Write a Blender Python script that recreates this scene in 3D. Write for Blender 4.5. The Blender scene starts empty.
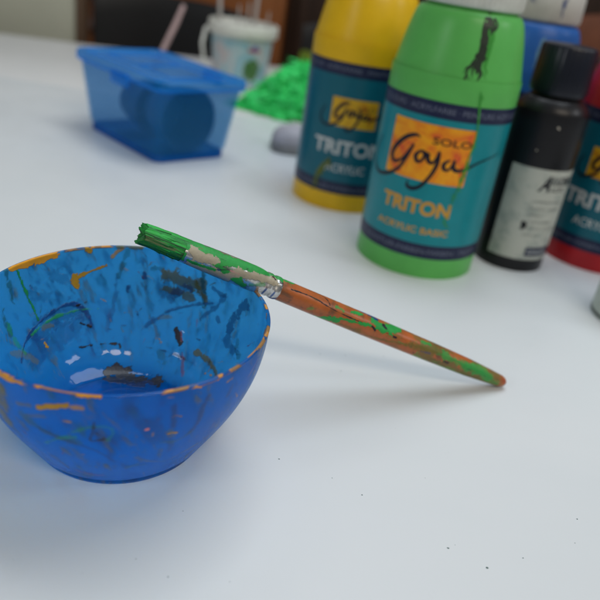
import bpy, bmesh, math, random
import numpy as np
from mathutils import Vector, Matrix
R = math.radians
random.seed(4); RNG = np.random.RandomState(7)
U = 0.01                       # everything below is written in centimetres
SC = bpy.context.scene
COL = SC.collection

# ------------------------------------------------------------------ objects
def link(o, parent=None):
    COL.objects.link(o)
    if parent is not None: o.parent = parent
    return o

def mesh_obj(name, V, F, mat, parent=None, smooth=True, loc=None, uvcol=None):
    me = bpy.data.meshes.new(name)
    V = (np.asarray(V, dtype=np.float64) * U)
    me.from_pydata(V.tolist(), [], [list(map(int, f)) for f in F]) if not isinstance(F, np.ndarray) else None
    if isinstance(F, np.ndarray):
        me.vertices.add(len(V)); me.vertices.foreach_set('co', V.ravel())
        n = F.shape[1]
        me.loops.add(F.size); me.loops.foreach_set('vertex_index', F.ravel().astype(np.int32))
        me.polygons.add(len(F)); me.polygons.foreach_set('loop_start', np.arange(0, F.size, n, dtype=np.int32))
        me.update(calc_edges=True)
    if smooth:
        me.polygons.foreach_set('use_smooth', [True] * len(me.polygons))
    if uvcol is not None:
        a = me.color_attributes.new('paint', 'FLOAT_COLOR', 'POINT')
        a.data.foreach_set('color', np.asarray(uvcol, dtype=np.float32).ravel())
    me.materials.append(mat); me.validate(); me.update()
    o = bpy.data.objects.new(name, me)
    if loc is not None: o.location = Vector(loc) * U
    return link(o, parent)

def thing(name, label, cat, loc, group=None, rotz=0):
    o = bpy.data.objects.new(name, None); link(o)
    o.empty_display_size = .02
    o.location = Vector(loc) * U; o.rotation_euler = (0, 0, rotz)
    o['label'] = label; o['category'] = cat
    if group: o['group'] = group
    return o

def tag(o, label, cat, group=None):
    o['label'] = label; o['category'] = cat
    if group: o['group'] = group
    return o

def shade_sharp(o, ang=35):
    me = o.data
    bm = bmesh.new(); bm.from_mesh(me)
    for e in bm.edges:
        if len(e.link_faces) == 2 and e.calc_face_angle(0) > R(ang): e.smooth = False
    bm.to_mesh(me); bm.free()

class MB:
    def __init__(s): s.V = []; s.F = []
    def add(s, V, F):
        k = len(s.V); s.V += [tuple(v) for v in V]; s.F += [[i + k for i in f] for f in F]
    def lathe(s, prof, n=64, c=(0, 0, 0), closed=False, cap=True):
        V = []; F = []
        for r, z in prof:
            for i in range(n):
                a = 2 * math.pi * i / n
                V.append((c[0] + r * math.cos(a), c[1] + r * math.sin(a), c[2] + z))
        m = len(prof)
        for j in range(m if closed else m - 1):
            for i in range(n):
                a = j * n + i; b = j * n + (i + 1) % n; j2 = ((j + 1) % m) * n
                F.append([a, b, j2 + (i + 1) % n, j2 + i])
        if cap and not closed:
            F.append([i for i in range(n)][::-1]); F.append([(m - 1) * n + i for i in range(n)])
        s.add(V, F); return s
    def tube(s, pts, rad, n=8):
        pts = [Vector(p) for p in pts]; V = []; F = []
        for k, p in enumerate(pts):
            t = (pts[min(k + 1, len(pts) - 1)] - pts[max(k - 1, 0)]).normalized()
            u = t.cross(Vector((0, 0, 1)));
            if u.length < 1e-3: u = t.cross(Vector((1, 0, 0)))
            u.normalize(); w = t.cross(u)
            r = rad[k] if hasattr(rad, '__len__') else rad
            for i in range(n):
                a = 2 * math.pi * i / n
                V.append(p + u * r * math.cos(a) + w * r * math.sin(a))
        for k in range(len(pts) - 1):
            for i in range(n):
                F.append([k * n + i, k * n + (i + 1) % n, (k + 1) * n + (i + 1) % n, (k + 1) * n + i])
        F.append(list(range(n))[::-1]); F.append([(len(pts) - 1) * n + i for i in range(n)])
        s.add(V, F); return s
    def build(s, name, mat, parent=None, smooth=True, loc=None, bevel=0, sharp=35):
        o = mesh_obj(name, s.V, s.F, mat, parent, smooth, loc)
        bm = bmesh.new(); bm.from_mesh(o.data)
        bmesh.ops.recalc_face_normals(bm, faces=bm.faces)
        if bevel: bmesh.ops.bevel(bm, geom=[e for e in bm.edges if len(e.link_faces) == 2 and e.calc_face_angle(0) > R(30)], offset=bevel * U, segments=3, affect='EDGES', profile=.5)
        bm.to_mesh(o.data); bm.free()
        if smooth:
            o.data.polygons.foreach_set('use_smooth', [True] * len(o.data.polygons)); shade_sharp(o, sharp)
        return o

def prism(poly, z0, z1):
    n = len(poly)
    V = [(x, y, z0) for x, y in poly] + [(x, y, z1) for x, y in poly]
    F = [list(range(n))[::-1], list(range(n, 2 * n))] + [[i, (i + 1) % n, n + (i + 1) % n, n + i] for i in range(n)]
    return V, F

def boxv(c, s, rz=0):
    ca, sa = math.cos(rz), math.sin(rz)
    poly = [(c[0] + ca * dx * s[0] / 2 - sa * dy * s[1] / 2, c[1] + sa * dx * s[0] / 2 + ca * dy * s[1] / 2) for dx, dy in ((-1, -1), (1, -1), (1, 1), (-1, 1))]
    return prism(poly, c[2] - s[2] / 2, c[2] + s[2] / 2)

def catmull(P, n=8):
    P = [np.array(p, float) for p in P]
    if len(P) < 3:
        return [P[0] + (P[-1] - P[0]) * i / n for i in range(n + 1)]
    Q = [2 * P[0] - P[1]] + P + [2 * P[-1] - P[-2]]; out = []
    for i in range(1, len(Q) - 2):
        for k in range(n):
            t = k / n
            out.append(.5 * ((2 * Q[i]) + (-Q[i - 1] + Q[i + 1]) * t + (2 * Q[i - 1] - 5 * Q[i] + 4 * Q[i + 1] - Q[i + 2]) * t * t + (-Q[i - 1] + 3 * Q[i] - 3 * Q[i + 1] + Q[i + 2]) * t ** 3))
    out.append(P[-1]); return out

# ------------------------------------------------------------------ numpy noise (for paint edges)
def hsh(i, j, k, s):
    n = (i * 374761393 + j * 668265263 + k * 1274126177 + s * 974634777) & 0x7fffffff
    n = ((n ^ (n >> 13)) * 1274126177) & 0x7fffffff
    return ((n ^ (n >> 16)) & 0xffff) / 65535.
def vnoise(P, f, s=0):
    Q = P * f + 100; I = np.floor(Q).astype(np.int64); T = Q - I; T = T * T * (3 - 2 * T); r = 0
    for a in (0, 1):
        for b in (0, 1):
            for c in (0, 1):
                w = (T[:, 0] if a else 1 - T[:, 0]) * (T[:, 1] if b else 1 - T[:, 1]) * (T[:, 2] if c else 1 - T[:, 2])
                r = r + w * hsh(I[:, 0] + a, I[:, 1] + b, I[:, 2] + c, s)
    return r
def fbm(P, f, s=0, o=4):
    r = 0; a = .5; t = 0
    for k in range(o): r = r + a * vnoise(P, f * 2 ** k, s + k); t += a; a *= .55
    return r / t
def segdist(P, A, B):
    AB = B - A; t = np.clip(((P - A) @ AB) / (AB @ AB + 1e-9), 0, 1)
    return np.linalg.norm(P - (A + t[:, None] * AB), axis=1)
PAL = {'or': (.74, .32, .012), 'mu': (.46, .25, .012), 'gr': (.02, .30, .055), 'te': (.012, .10, .11), 'nb': (.004, .035, .17), 'dk': (.012, .012, .02),
       'ol': (.13, .125, .018), 'rd': (.22, .03, .035), 'pk': (.65, .22, .25), 'be': (.36, .32, .23)}
def lay(C, P, pts, col, w, al, seed, rough=.55, f=3., soft=.3):
    """brush one stroke of paint on to the vertex colours C at positions P"""
    pts = np.array(pts, float)
    if len(pts) > 2: pts = np.array(catmull(pts, 5))
    d = np.full(len(P), 1e9)
    lo = pts.min(0) - w * 3; hi = pts.max(0) + w * 3
    m = np.all((P >= lo) & (P <= hi), axis=1); idx = np.nonzero(m)[0]
    if not len(idx): return
    Q = P[idx]; d = np.full(len(Q), 1e9)
    for a, b in zip(pts[:-1], pts[1:]): d = np.minimum(d, segdist(Q, a, b))
    nz = fbm(Q, f, seed, 4); fine = fbm(Q, f * 4, seed + 9, 2)
    vf = vnoise(Q, f * 11, seed + 4)
    edge = w * (1 + rough * 3.2 * (nz - .5) + rough * 1.1 * (fine - .5)) * (.75 + .5 * vnoise(Q, 1.3, seed + 3))
    k = np.clip((edge - d) / ((.022 + .10 * w) if al >= .85 else (.03 + soft * w)), 0, 1) * al * np.clip(.45 + 1.1 * fine + .35 * al, 0, 1)
    if al >= .85: k = np.clip((k - .3) / .25, 0, 1)
    c = np.array(PAL[col]) * 1.0
    shade = (.8 + .4 * nz)[:, None]
    a0 = C[idx, 3]
    na = k + a0 * (1 - k)
    C[idx, :3] = np.where(na[:, None] > 1e-4, (c * shade * k[:, None] + C[idx, :3] * (a0 * (1 - k))[:, None]) / np.maximum(na, 1e-4)[:, None], C[idx, :3])
    C[idx, 3] = na

# ------------------------------------------------------------------ materials
class NT:
    def __init__(s, name):
        s.m = bpy.data.materials.new(name); s.m.use_nodes = True; s.t = s.m.node_tree; s.t.nodes.clear()
        s.out = s.t.nodes.new('ShaderNodeOutputMaterial')
    def n(s, t, **kw):
        x = s.t.nodes.new('ShaderNode' + t)
        for k, v in kw.items():
            if k in x.inputs.keys(): x.inputs[k].default_value = v
            else: setattr(x, k, v)
        return x
    def l(s, a, b): s.t.links.new(a, b)
    def coord(s, scale=100., stretch=(1, 1, 1)):
        tc = s.n('TexCoord'); mp = s.n('Mapping'); mp.inputs['Scale'].default_value = tuple(scale * k for k in stretch)
        s.l(tc.outputs['Object'], mp.inputs['Vector']); return mp.outputs['Vector']
    def noise(s, vec, sc, det=4, rough=.55, dist=0):
        x = s.n('TexNoise'); x.inputs['Scale'].default_value = sc; x.inputs['Detail'].default_value = det; x.inputs['Roughness'].default_value = rough; x.inputs['Distortion'].default_value = dist
        s.l(vec, x.inputs['Vector']); return x.outputs['Fac']
    def ramp(s, fac, stops):
        x = s.n('ValToRGB'); e = x.color_ramp.elements
        while len(e) < len(stops): e.new(.5)
        for k, (p, c) in enumerate(stops): e[k].position = p; e[k].color = tuple(c) + (1,) if len(c) == 3 else c
        s.l(fac, x.inputs['Fac']); return x.outputs['Color']
    def bump(s, h, st=.2, dist=.0005):
        x = s.n('Bump'); x.inputs['Strength'].default_value = st; x.inputs['Distance'].default_value = dist
        s.l(h, x.inputs['Height']); return x.outputs['Normal']
    def mixc(s, fac, a, b):
        x = s.n('Mix', data_type='RGBA')
        for sock, v in ((x.inputs[0], fac), (x.inputs[6], a), (x.inputs[7], b)):
            if hasattr(v, 'node'): s.l(v, sock)
            elif isinstance(v, (int, float)): sock.default_value = v
            else: sock.default_value = tuple(v) + (1,)
        return x.outputs[2]
    def pr(s, col, rough=.4, nrm=None, **kw):
        x = s.n('BsdfPrincipled')
        if hasattr(col, 'node'): s.l(col, x.inputs['Base Color'])
        else: x.inputs['Base Color'].default_value = tuple(col) + (1,)
        if hasattr(rough, 'node'): s.l(rough, x.inputs['Roughness'])
        else: x.inputs['Roughness'].default_value = rough
        if nrm is not None: s.l(nrm, x.inputs['Normal'])
        x.inputs['Specular IOR Level'].default_value = .3
        for k, v in kw.items():
            kk = k.replace('_', ' ')
            x.inputs[kk].default_value = v
        return x.outputs['BSDF']
    def done(s, sh): s.l(sh, s.out.inputs['Surface']); return s.m
    def mixs(s, fac, a, b):
        x = s.n('MixShader')
        if hasattr(fac, 'node'): s.l(fac, x.inputs[0])
        else: x.inputs[0].default_value = fac
        s.l(a, x.inputs[1]); s.l(b, x.inputs[2]); return x.outputs[0]

def simple(name, col, rough=.4, var=.08, sc=1.2, bump=.1, bsc=6, **kw):
    t = NT(name); v = t.coord()
    c = t.ramp(t.noise(v, sc, 5), [(.3, [k * (1 - var) for k in col]), (.7, [min(1, k * (1 + var)) for k in col])])
    return t.done(t.pr(c, rough, t.bump(t.noise(v, bsc, 4), bump, .0004), **kw))

def m_table(name, c0, c1):
    t = NT(name); v = t.coord()
    base = t.ramp(t.noise(v, .035, 4, .6, .5), [(.35, c0), (.65, c1)])
    # faint old smudges and wiped-off paint dust
    sm = t.ramp(t.noise(v, .22, 6, .7, .8), [(.60, (0, 0, 0)), (.85, (1, 1, 1))])
    base = t.mixc(t.mul(sm, .17) if hasattr(t, 'mul') else sm, base, (.42, .47, .50))
    vo = t.n('TexVoronoi'); vo.inputs['Scale'].default_value = .30; t.l(v, vo.inputs['Vector'])
    sp = t.ramp(vo.outputs['Distance'], [(.006, (1, 1, 1)), (.010, (0, 0, 0))])
    base = t.mixc(sp, base, (.30, .33, .34))
    rg = t.ramp(t.noise(v, .5, 5, .6), [(.3, (.34,) * 3), (.75, (.46,) * 3)])
    return t.done(t.pr(base, rg, t.bump(t.noise(v, 5, 5, .6), .05, .0003)))
def _mul(self, a, k):
    x = self.n('Math', operation='MULTIPLY'); self.l(a, x.inputs[0]); x.inputs[1].default_value = k; return x.outputs[0]
NT.mul = _mul

M = {}
M['table'] = m_table('white_tabletop', (.65, .685, .70), (.69, .715, .725))
M['table_far'] = m_table('pale_tabletop', (.62, .625, .62), (.65, .65, .64))
M['edge'] = simple('table_edge', (.35, .33, .30), .5)
M['steel'] = simple('grey_steel', (.3, .3, .32), .35, Metallic=1.)

def m_paint(name, base, rough, translucent=None, paint_rough=.45, metal=0., base_var=.1, spec=.5, wear=None, mottle=None, transm=0., gloss=False):
    """plastic / wood / metal carrying the dried paint stored in the 'paint' colour attribute"""
    t = NT(name); v = t.coord()
    n1 = t.noise(v, 1.5, 5, .6)
    c = t.ramp(n1, [(.3, [k * (1 - base_var) for k in base]), (.7, [min(1, k * (1 + base_var)) for k in base])])
    if mottle: c = t.mixc(t.ramp(t.noise(v, mottle[1], 6, .65, .6), [(mottle[2], (0, 0, 0)), (mottle[2] + .12, (1, 1, 1))]), c, mottle[0])
    at = t.n('Attribute'); at.attribute_name = 'paint'
    bmp = t.bump(t.noise(v, 1.1, 3, .5), .22, .0012)
    sh = t.pr(c, rough, bmp, Metallic=metal, Specular_IOR_Level=spec)
    if translucent:
        tr = t.n('BsdfTranslucent'); tr.inputs['Color'].default_value = tuple(translucent[1]) + (1,)
        sh = t.mixs(translucent[0], sh, tr.outputs[0])
    if transm:
        gl = t.n('BsdfRefraction'); gl.inputs['Color'].default_value = tuple(translucent[1]) + (1,); gl.inputs['IOR'].default_value = 1.06; gl.inputs['Roughness'].default_value = .15
        tp = t.n('BsdfTransparent'); tp.inputs['Color'].default_value = tuple(translucent[2]) + (1,)
        gl.inputs['Color'].default_value = tuple(translucent[2]) + (1,)
        sh = t.mixs(transm, sh, t.mixs(.35, gl.outputs[0], tp.outputs[0]))
    add = t.n('Math', operation='ADD'); t.l(at.outputs['Alpha'], add.inputs[0]); t.l(t.mul(t.noise(v, 9, 4, .6), .25), add.inputs[1])
    pb = t.bump(add.outputs[0], .9, .0006)
    p = t.pr(at.outputs['Color'], paint_rough, pb)
    sh = t.mixs(at.outputs['Alpha'], sh, p)
    if gloss:
        fr = t.n('Fresnel'); fr.inputs['IOR'].default_value = 1.5; t.l(bmp, fr.inputs['Normal'])
        g2 = t.n('BsdfGlossy'); g2.inputs['Roughness'].default_value = .05; g2.inputs['Color'].default_value = (1, 1, 1, 1); t.l(bmp, g2.inputs['Normal'])
        inv = t.n('Math', operation='SUBTRACT'); inv.inputs[0].default_value = 1.0; t.l(t.mul(at.outputs['Alpha'], .75), inv.inputs[1])
        m2 = t.n('Math', operation='MULTIPLY'); t.l(fr.outputs[0], m2.inputs[0]); t.l(inv.outputs[0], m2.inputs[1])
        ge = t.n('NewGeometry'); ff = t.n('Math', operation='SUBTRACT'); ff.inputs[0].default_value = 1.0; t.l(ge.outputs['Backfacing'], ff.inputs[1])
        m3 = t.n('Math', operation='MULTIPLY'); t.l(m2.outputs[0], m3.inputs[0]); t.l(ff.outputs[0], m3.inputs[1])
        sh = t.mixs(t.mul(m3.outputs[0], .42), sh, g2.outputs[0])
    return t.done(sh)
STROKES = [
 ('i','or',0.22,0.95,[[-5.3,1.61,5.65],[-4.94,2.51,5.65],[-4.43,3.41,5.65],[-3.77,4.32,5.65]]),
 ('i','or',0.16,0.95,[[-5.13,1.84,5.58],[-4.67,2.79,5.5],[-4.24,3.43,5.57]]),
 ('i','mu',0.1,0.9,[[-3.81,4.41,5.65],[-3.41,4.47,5.65],[-3.09,4.49,5.52]]),
 ('i','ol',0.08,0.8,[[-3.37,4.64,5.65],[-2.57,5.04,5.65]]),
 ('i','mu',0.1,0.8,[[-2.22,4.96,5.18],[-1.94,5.08,5.43],[-1.7,5.29,5.65]]),
 ('i','ol',0.12,0.7,[[-1.95,5.09,5.65],[-1.38,5.31,5.65],[-1.0,5.47,5.65]]),
 ('i','mu',0.2,0.95,[[-3.46,3.95,3.98],[-3.56,3.94,4.28],[-3.28,4.22,4.43]]),
 ('i','mu',0.07,0.95,[[-3.4,4.12,4.4],[-2.99,4.46,4.54],[-2.43,4.82,4.74]]),
 ('i','gr',0.07,0.85,[[-5.13,1.83,5.43],[-4.87,2.1,4.21],[-4.46,2.14,3.05]]),
 ('i','te',0.15,0.6,[[-5.31,1.27,5.65],[-5.24,1.36,4.94],[-5.15,1.38,4.36]]),
 ('i','te',0.16,0.6,[[-5.24,0.69,4.12],[-5.07,0.66,3.51],[-4.92,0.66,3.1]]),
 ('i','nb',0.1,0.75,[[-4.44,0.4,2.0],[-4.57,0.97,2.42],[-4.52,1.73,2.78],[-4.25,2.54,3.05],[-3.75,3.35,3.25],[-3.26,3.73,3.07],[-2.85,3.81,2.61],[-2.72,3.68,2.22]]),
 ('i','nb',0.55,0.35,[[-4.3,1.16,2.01],[-4.3,1.9,2.49],[-4.0,2.66,2.7],[-3.47,3.43,2.86]]),
 ('i','nb',0.5,0.3,[[-4.05,1.75,1.93],[-3.62,2.72,2.15],[-3.14,3.4,2.33]]),
 ('i','gr',0.08,0.7,[[-4.51,1.58,2.64],[-4.15,2.54,2.84],[-3.48,3.46,2.93],[-2.56,4.15,2.85]]),
 ('i','dk',0.07,0.9,[[-3.37,3.67,3.13],[-3.05,3.97,3.2]]),
 ('i','dk',0.08,0.9,[[-3.12,3.46,2.38],[-2.71,3.65,2.17]]),
 ('i','dk',0.06,0.9,[[-2.95,2.92,1.46],[-2.52,3.28,1.44]]),
 ('i','dk',0.06,0.9,[[-2.17,3.5,1.42],[-1.48,3.81,1.36],[-1.36,3.76,1.21]]),
 ('i','mu',0.08,0.9,[[-4.09,1.89,2.09],[-3.98,1.9,1.92]]),
 ('i','ol',0.15,0.5,[[-4.24,2.24,2.66],[-4.01,2.55,2.59]]),
 ('i','nb',0.12,0.7,[[-1.4,5.0,3.74],[-1.44,4.91,3.51]]),
 ('i','nb',0.1,0.7,[[-4.83,2.33,4.54],[-4.79,2.38,4.46]]),
 ('i','nb',0.3,0.3,[[-4.26,3.31,4.74],[-3.86,3.7,4.4]]),
 ('i','nb',0.35,0.25,[[-4.73,2.35,4.11],[-4.41,2.73,3.75]]),
 ('i','nb',0.13,0.35,[[-1.96,4.93,4.16],[-1.96,4.58,3.12],[-2.05,3.94,1.98]]),
 ('i','te',0.12,0.4,[[-1.56,5.21,5.45],[-1.74,5.13,4.93],[-1.88,4.95,4.16]]),
 ('i','ol',0.08,0.6,[[-1.45,4.55,2.62],[-1.25,4.6,2.63]]),
 ('i','nb',0.05,0.9,[[-0.88,4.66,2.57],[-0.84,4.66,2.55]]),
 ('i','ol',0.15,0.4,[[-4.72,0.19,2.53],[-4.38,0.9,2.04],[-4.09,1.1,1.62]]),
 ('i','gr',0.12,0.4,[[-5.09,0.71,3.59],[-4.77,0.74,2.75],[-4.46,0.86,2.17]]),
 ('i','ol',0.3,0.75,[[0.3,5.33,4.39],[0.95,5.27,4.47],[1.4,5.14,4.35],[2.0,4.97,4.48]]),
 ('i','ol',0.2,0.7,[[0.31,5.2,3.81],[0.79,5.15,3.79],[1.54,4.94,3.7]]),
 ('i','te',0.16,0.7,[[1.98,5.06,5.26],[2.04,4.94,4.44],[2.29,4.62,3.62]]),
 ('i','ol',0.14,0.7,[[1.7,5.09,4.56],[1.86,4.95,4.14],[2.26,4.73,3.94]]),
 ('i','nb',0.22,0.5,[[0.48,5.07,3.44],[1.01,5.15,3.96],[1.48,5.08,4.14]]),
 ('i','te',0.14,0.45,[[-0.47,5.36,4.68],[-0.02,5.39,4.75]]),
 ('i','nb',0.12,0.7,[[-0.77,5.29,4.41],[-0.77,5.25,4.24]]),
 ('i','nb',0.09,0.55,[[-0.37,4.51,2.13],[0.56,4.86,2.88],[1.71,4.8,3.45],[2.66,4.5,3.88]]),
 ('i','ol',0.12,0.4,[[0.15,4.72,2.51],[0.66,4.74,2.66]]),
 ('i','dk',0.12,0.95,[[1.08,4.43,2.2],[1.23,4.26,1.96],[1.37,4.11,1.77]]),
 ('i','rd',0.06,0.8,[[1.3,4.39,2.24],[1.43,4.14,1.86]]),
 ('i','rd',0.07,0.8,[[4.67,2.06,3.48],[4.86,1.85,3.79]]),
 ('i','mu',0.13,0.7,[[0.33,4.27,1.69],[0.43,4.18,1.55]]),
 ('i','or',0.13,0.95,[[5.32,1.25,5.65],[5.4,0.63,5.38],[5.43,-0.78,5.65]]),
 ('i','or',0.17,0.95,[[5.36,0.8,5.05],[5.4,-1.24,5.65],[5.19,-2.08,5.65]]),
 ('i','rd',0.07,0.6,[[5.18,1.74,5.65],[5.39,0.77,5.53]]),
 ('i','ol',0.16,0.8,[[2.26,3.63,1.68],[2.87,3.16,1.67],[3.41,2.45,1.56]]),
 ('i','or',0.06,0.8,[[2.86,2.8,1.22],[3.19,2.55,1.34],[4.21,-3.57,5.65]]),
 ('i','dk',0.045,0.8,[[-0.2,4.04,1.28],[0.88,3.94,1.27],[1.91,3.54,1.24],[2.72,2.95,1.23]]),
 ('i','rd',0.1,0.5,[[1.54,3.81,1.41],[1.84,3.1,0.56]]),
 ('i','nb',0.3,0.6,[[4.22,3.36,4.75],[3.85,3.53,3.84],[3.68,3.47,3.33]]),  # navy streaks put the shadow on the right inner wall into the colour
 ('i','nb',0.25,0.5,[[3.64,3.28,2.92],[4.1,2.57,2.79],[4.75,-2.71,5.65]]),  # lower streak of the same painted wall shadow
 ('i','nb',0.14,0.5,[[2.16,4.45,3.03],[2.92,4.34,3.88],[3.26,4.28,4.61]]),
 ('i','nb',0.12,0.5,[[2.56,4.71,4.52],[3.28,4.22,4.45]]),
 ('i','te',0.2,0.4,[[0.54,3.92,1.15],[0.79,3.7,0.86]]),
 ('i','nb',0.1,0.5,[[3.0,4.09,3.38],[3.09,3.99,3.29]]),
 ('i','ol',0.06,0.5,[[3.16,3.91,3.25],[4.01,3.52,4.38]]),
 ('i','te',0.16,0.4,[[4.14,2.8,3.17],[4.38,2.12,2.87],[4.7,-2.96,5.65]]),
 ('i','dk',0.3,0.9,[[-1.59,2.78,0.35],[-1.15,3.02,0.36],[-0.5,2.77,0.36],[0.02,2.75,0.36],[0.67,2.69,0.36]]),
 ('i','dk',0.18,0.8,[[-1.37,2.47,0.36],[-0.64,2.48,0.36],[0.07,2.38,0.36]]),
 ('i','nb',0.5,0.3,[[-1.29,1.71,0.36],[-0.27,2.0,0.35],[0.36,2.17,0.36]]),
 ('o','or',0.12,0.95,[[-2.42,-5.06,5.62],[-2.05,-5.22,5.55],[-1.57,-5.38,5.58]]),
 ('o','or',0.05,0.95,[[-1.57,-5.38,5.59],[-0.74,-5.54,5.66],[-0.01,-5.55,5.66],[0.94,-5.47,5.66]]),
 ('o','or',0.09,0.95,[[0.28,-5.55,5.66],[0.58,-5.56,5.66],[0.94,-5.48,5.66]]),
 ('o','mu',0.15,0.9,[[-0.99,-5.48,4.87],[-0.53,-5.56,5.02],[-0.07,-5.59,5.16]]),
 ('o','mu',0.12,0.8,[[0.13,-5.59,5.12],[0.43,-5.57,5.14]]),
 ('o','mu',0.05,0.8,[[-0.2,-5.52,4.49],[0.02,-5.52,4.49]]),
 ('o','mu',0.04,0.7,[[0.09,-4.97,2.7],[0.25,-4.98,2.75]]),
 ('o','ol',0.3,0.65,[[-2.41,-5.04,5.0],[-2.61,-4.76,4.02],[-2.52,-4.54,3.26]]),
 ('o','ol',0.15,0.6,[[-2.45,-5.04,5.26],[-2.33,-5.05,4.76],[-2.41,-4.87,4.05]]),
 ('o','ol',0.1,0.5,[[-1.79,-5.25,4.68],[-1.34,-5.4,4.79]]),
 ('o','ol',0.1,0.4,[[-1.58,-5.24,4.26],[-0.88,-5.45,4.5]]),
 ('o','te',0.2,0.45,[[-1.71,-5.2,4.25],[-1.13,-5.26,3.84],[-0.52,-5.29,3.61],[0.09,-5.28,3.51]]),
 ('o','dk',0.1,0.35,[[-1.13,-5.26,3.84],[-0.15,-5.27,3.47],[0.71,-5.08,3.08],[1.21,-4.63,2.32]]),
 ('o','gr',0.09,0.4,[[-0.01,-5.42,3.98],[0.61,-5.46,4.35],[1.18,-5.37,4.39],[1.33,-5.29,4.12],[1.14,-5.23,3.75]]),
 ('o','gr',0.08,0.4,[[-1.04,-5.0,3.03],[-0.45,-5.28,3.57],[0.12,-5.36,3.8]]),
 ('o','dk',0.08,0.75,[[0.77,-5.48,4.58],[0.71,-5.41,4.14],[0.59,-5.3,3.67],[1.04,-5.27,3.81],[0.81,-5.38,4.09]]),
 ('o','rd',0.18,0.3,[[-0.29,-4.07,1.08],[0.44,-3.98,0.95]]),
 ('o','te',0.2,0.3,[[-1.97,-2.95,-0.01],[-0.79,-3.68,0.54],[-0.01,-3.91,0.8]]),
 ('o','ol',0.12,0.35,[[-2.94,-2.37,-0.0],[-2.31,-2.77,-0.0]]),
 ('o','te',0.14,0.35,[[1.46,-4.19,1.68],[1.91,-4.2,1.99]]),
 ('o','or',0.04,0.9,[[3.09,-4.69,5.66],[3.4,-4.46,5.63],[3.75,-4.17,5.57],[4.34,-3.55,5.56]]),
 ('o','or',0.04,0.9,[[3.68,-4.23,5.63],[3.86,-4.07,5.52]]),
 ('o','dk',0.12,0.4,[[3.15,-4.62,5.07],[3.12,-4.46,4.08]]),
 ('o','mu',0.055,0.9,[[3.02,-4.63,4.53],[3.19,-4.52,4.58],[3.34,-4.39,4.47]]),
 ('o','mu',0.05,0.9,[[2.95,-4.45,3.71],[3.08,-4.37,3.73],[3.2,-4.25,3.64]]),
 ('o','mu',0.03,0.7,[[2.92,-4.79,5.45],[3.1,-4.67,5.4]]),
 ('o','pk',0.06,0.9,[[2.32,-4.94,4.15],[2.38,-4.92,4.17]]),
 ('o','dk',0.16,0.4,[[4.1,-3.8,5.03],[3.94,-3.87,4.53],[3.81,-3.79,3.81],[3.55,-3.85,3.37]]),
 ('o','te',0.14,0.4,[[3.55,-3.85,3.37],[3.14,-4.09,3.15],[2.74,-4.43,3.29]]),
 ('o','ol',0.12,0.35,[[1.89,-4.51,2.53],[2.29,-4.0,1.99],[2.8,-3.47,1.72],[3.28,-3.22,1.96],[3.69,-2.85,2.08]]),
 ('o','te',0.12,0.35,[[1.57,-4.26,1.86],[2.04,-4.03,1.81]]),
 ('o','mu',0.05,0.7,[[4.61,-3.19,5.27],[4.74,-2.98,5.31]]),
 ('o','mu',0.04,0.6,[[4.87,-2.57,4.42],[4.92,-2.33,4.1]]),
 ('o','or',0.04,0.8,[[5.19,-1.99,4.74],[5.28,-1.8,4.9],[5.42,-1.4,5.21]]),
 ('o','dk',0.12,0.3,[[4.64,-3.01,4.58],[4.76,-2.9,4.95]]),
 ('o','nb',0.2,0.5,[[1.34,-3.33,0.21],[1.99,-2.91,0.05],[2.63,-2.37,-0.0],[3.03,-1.77,-0.01]]),  # navy line painted as the dark contact line along the foot
]
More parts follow.
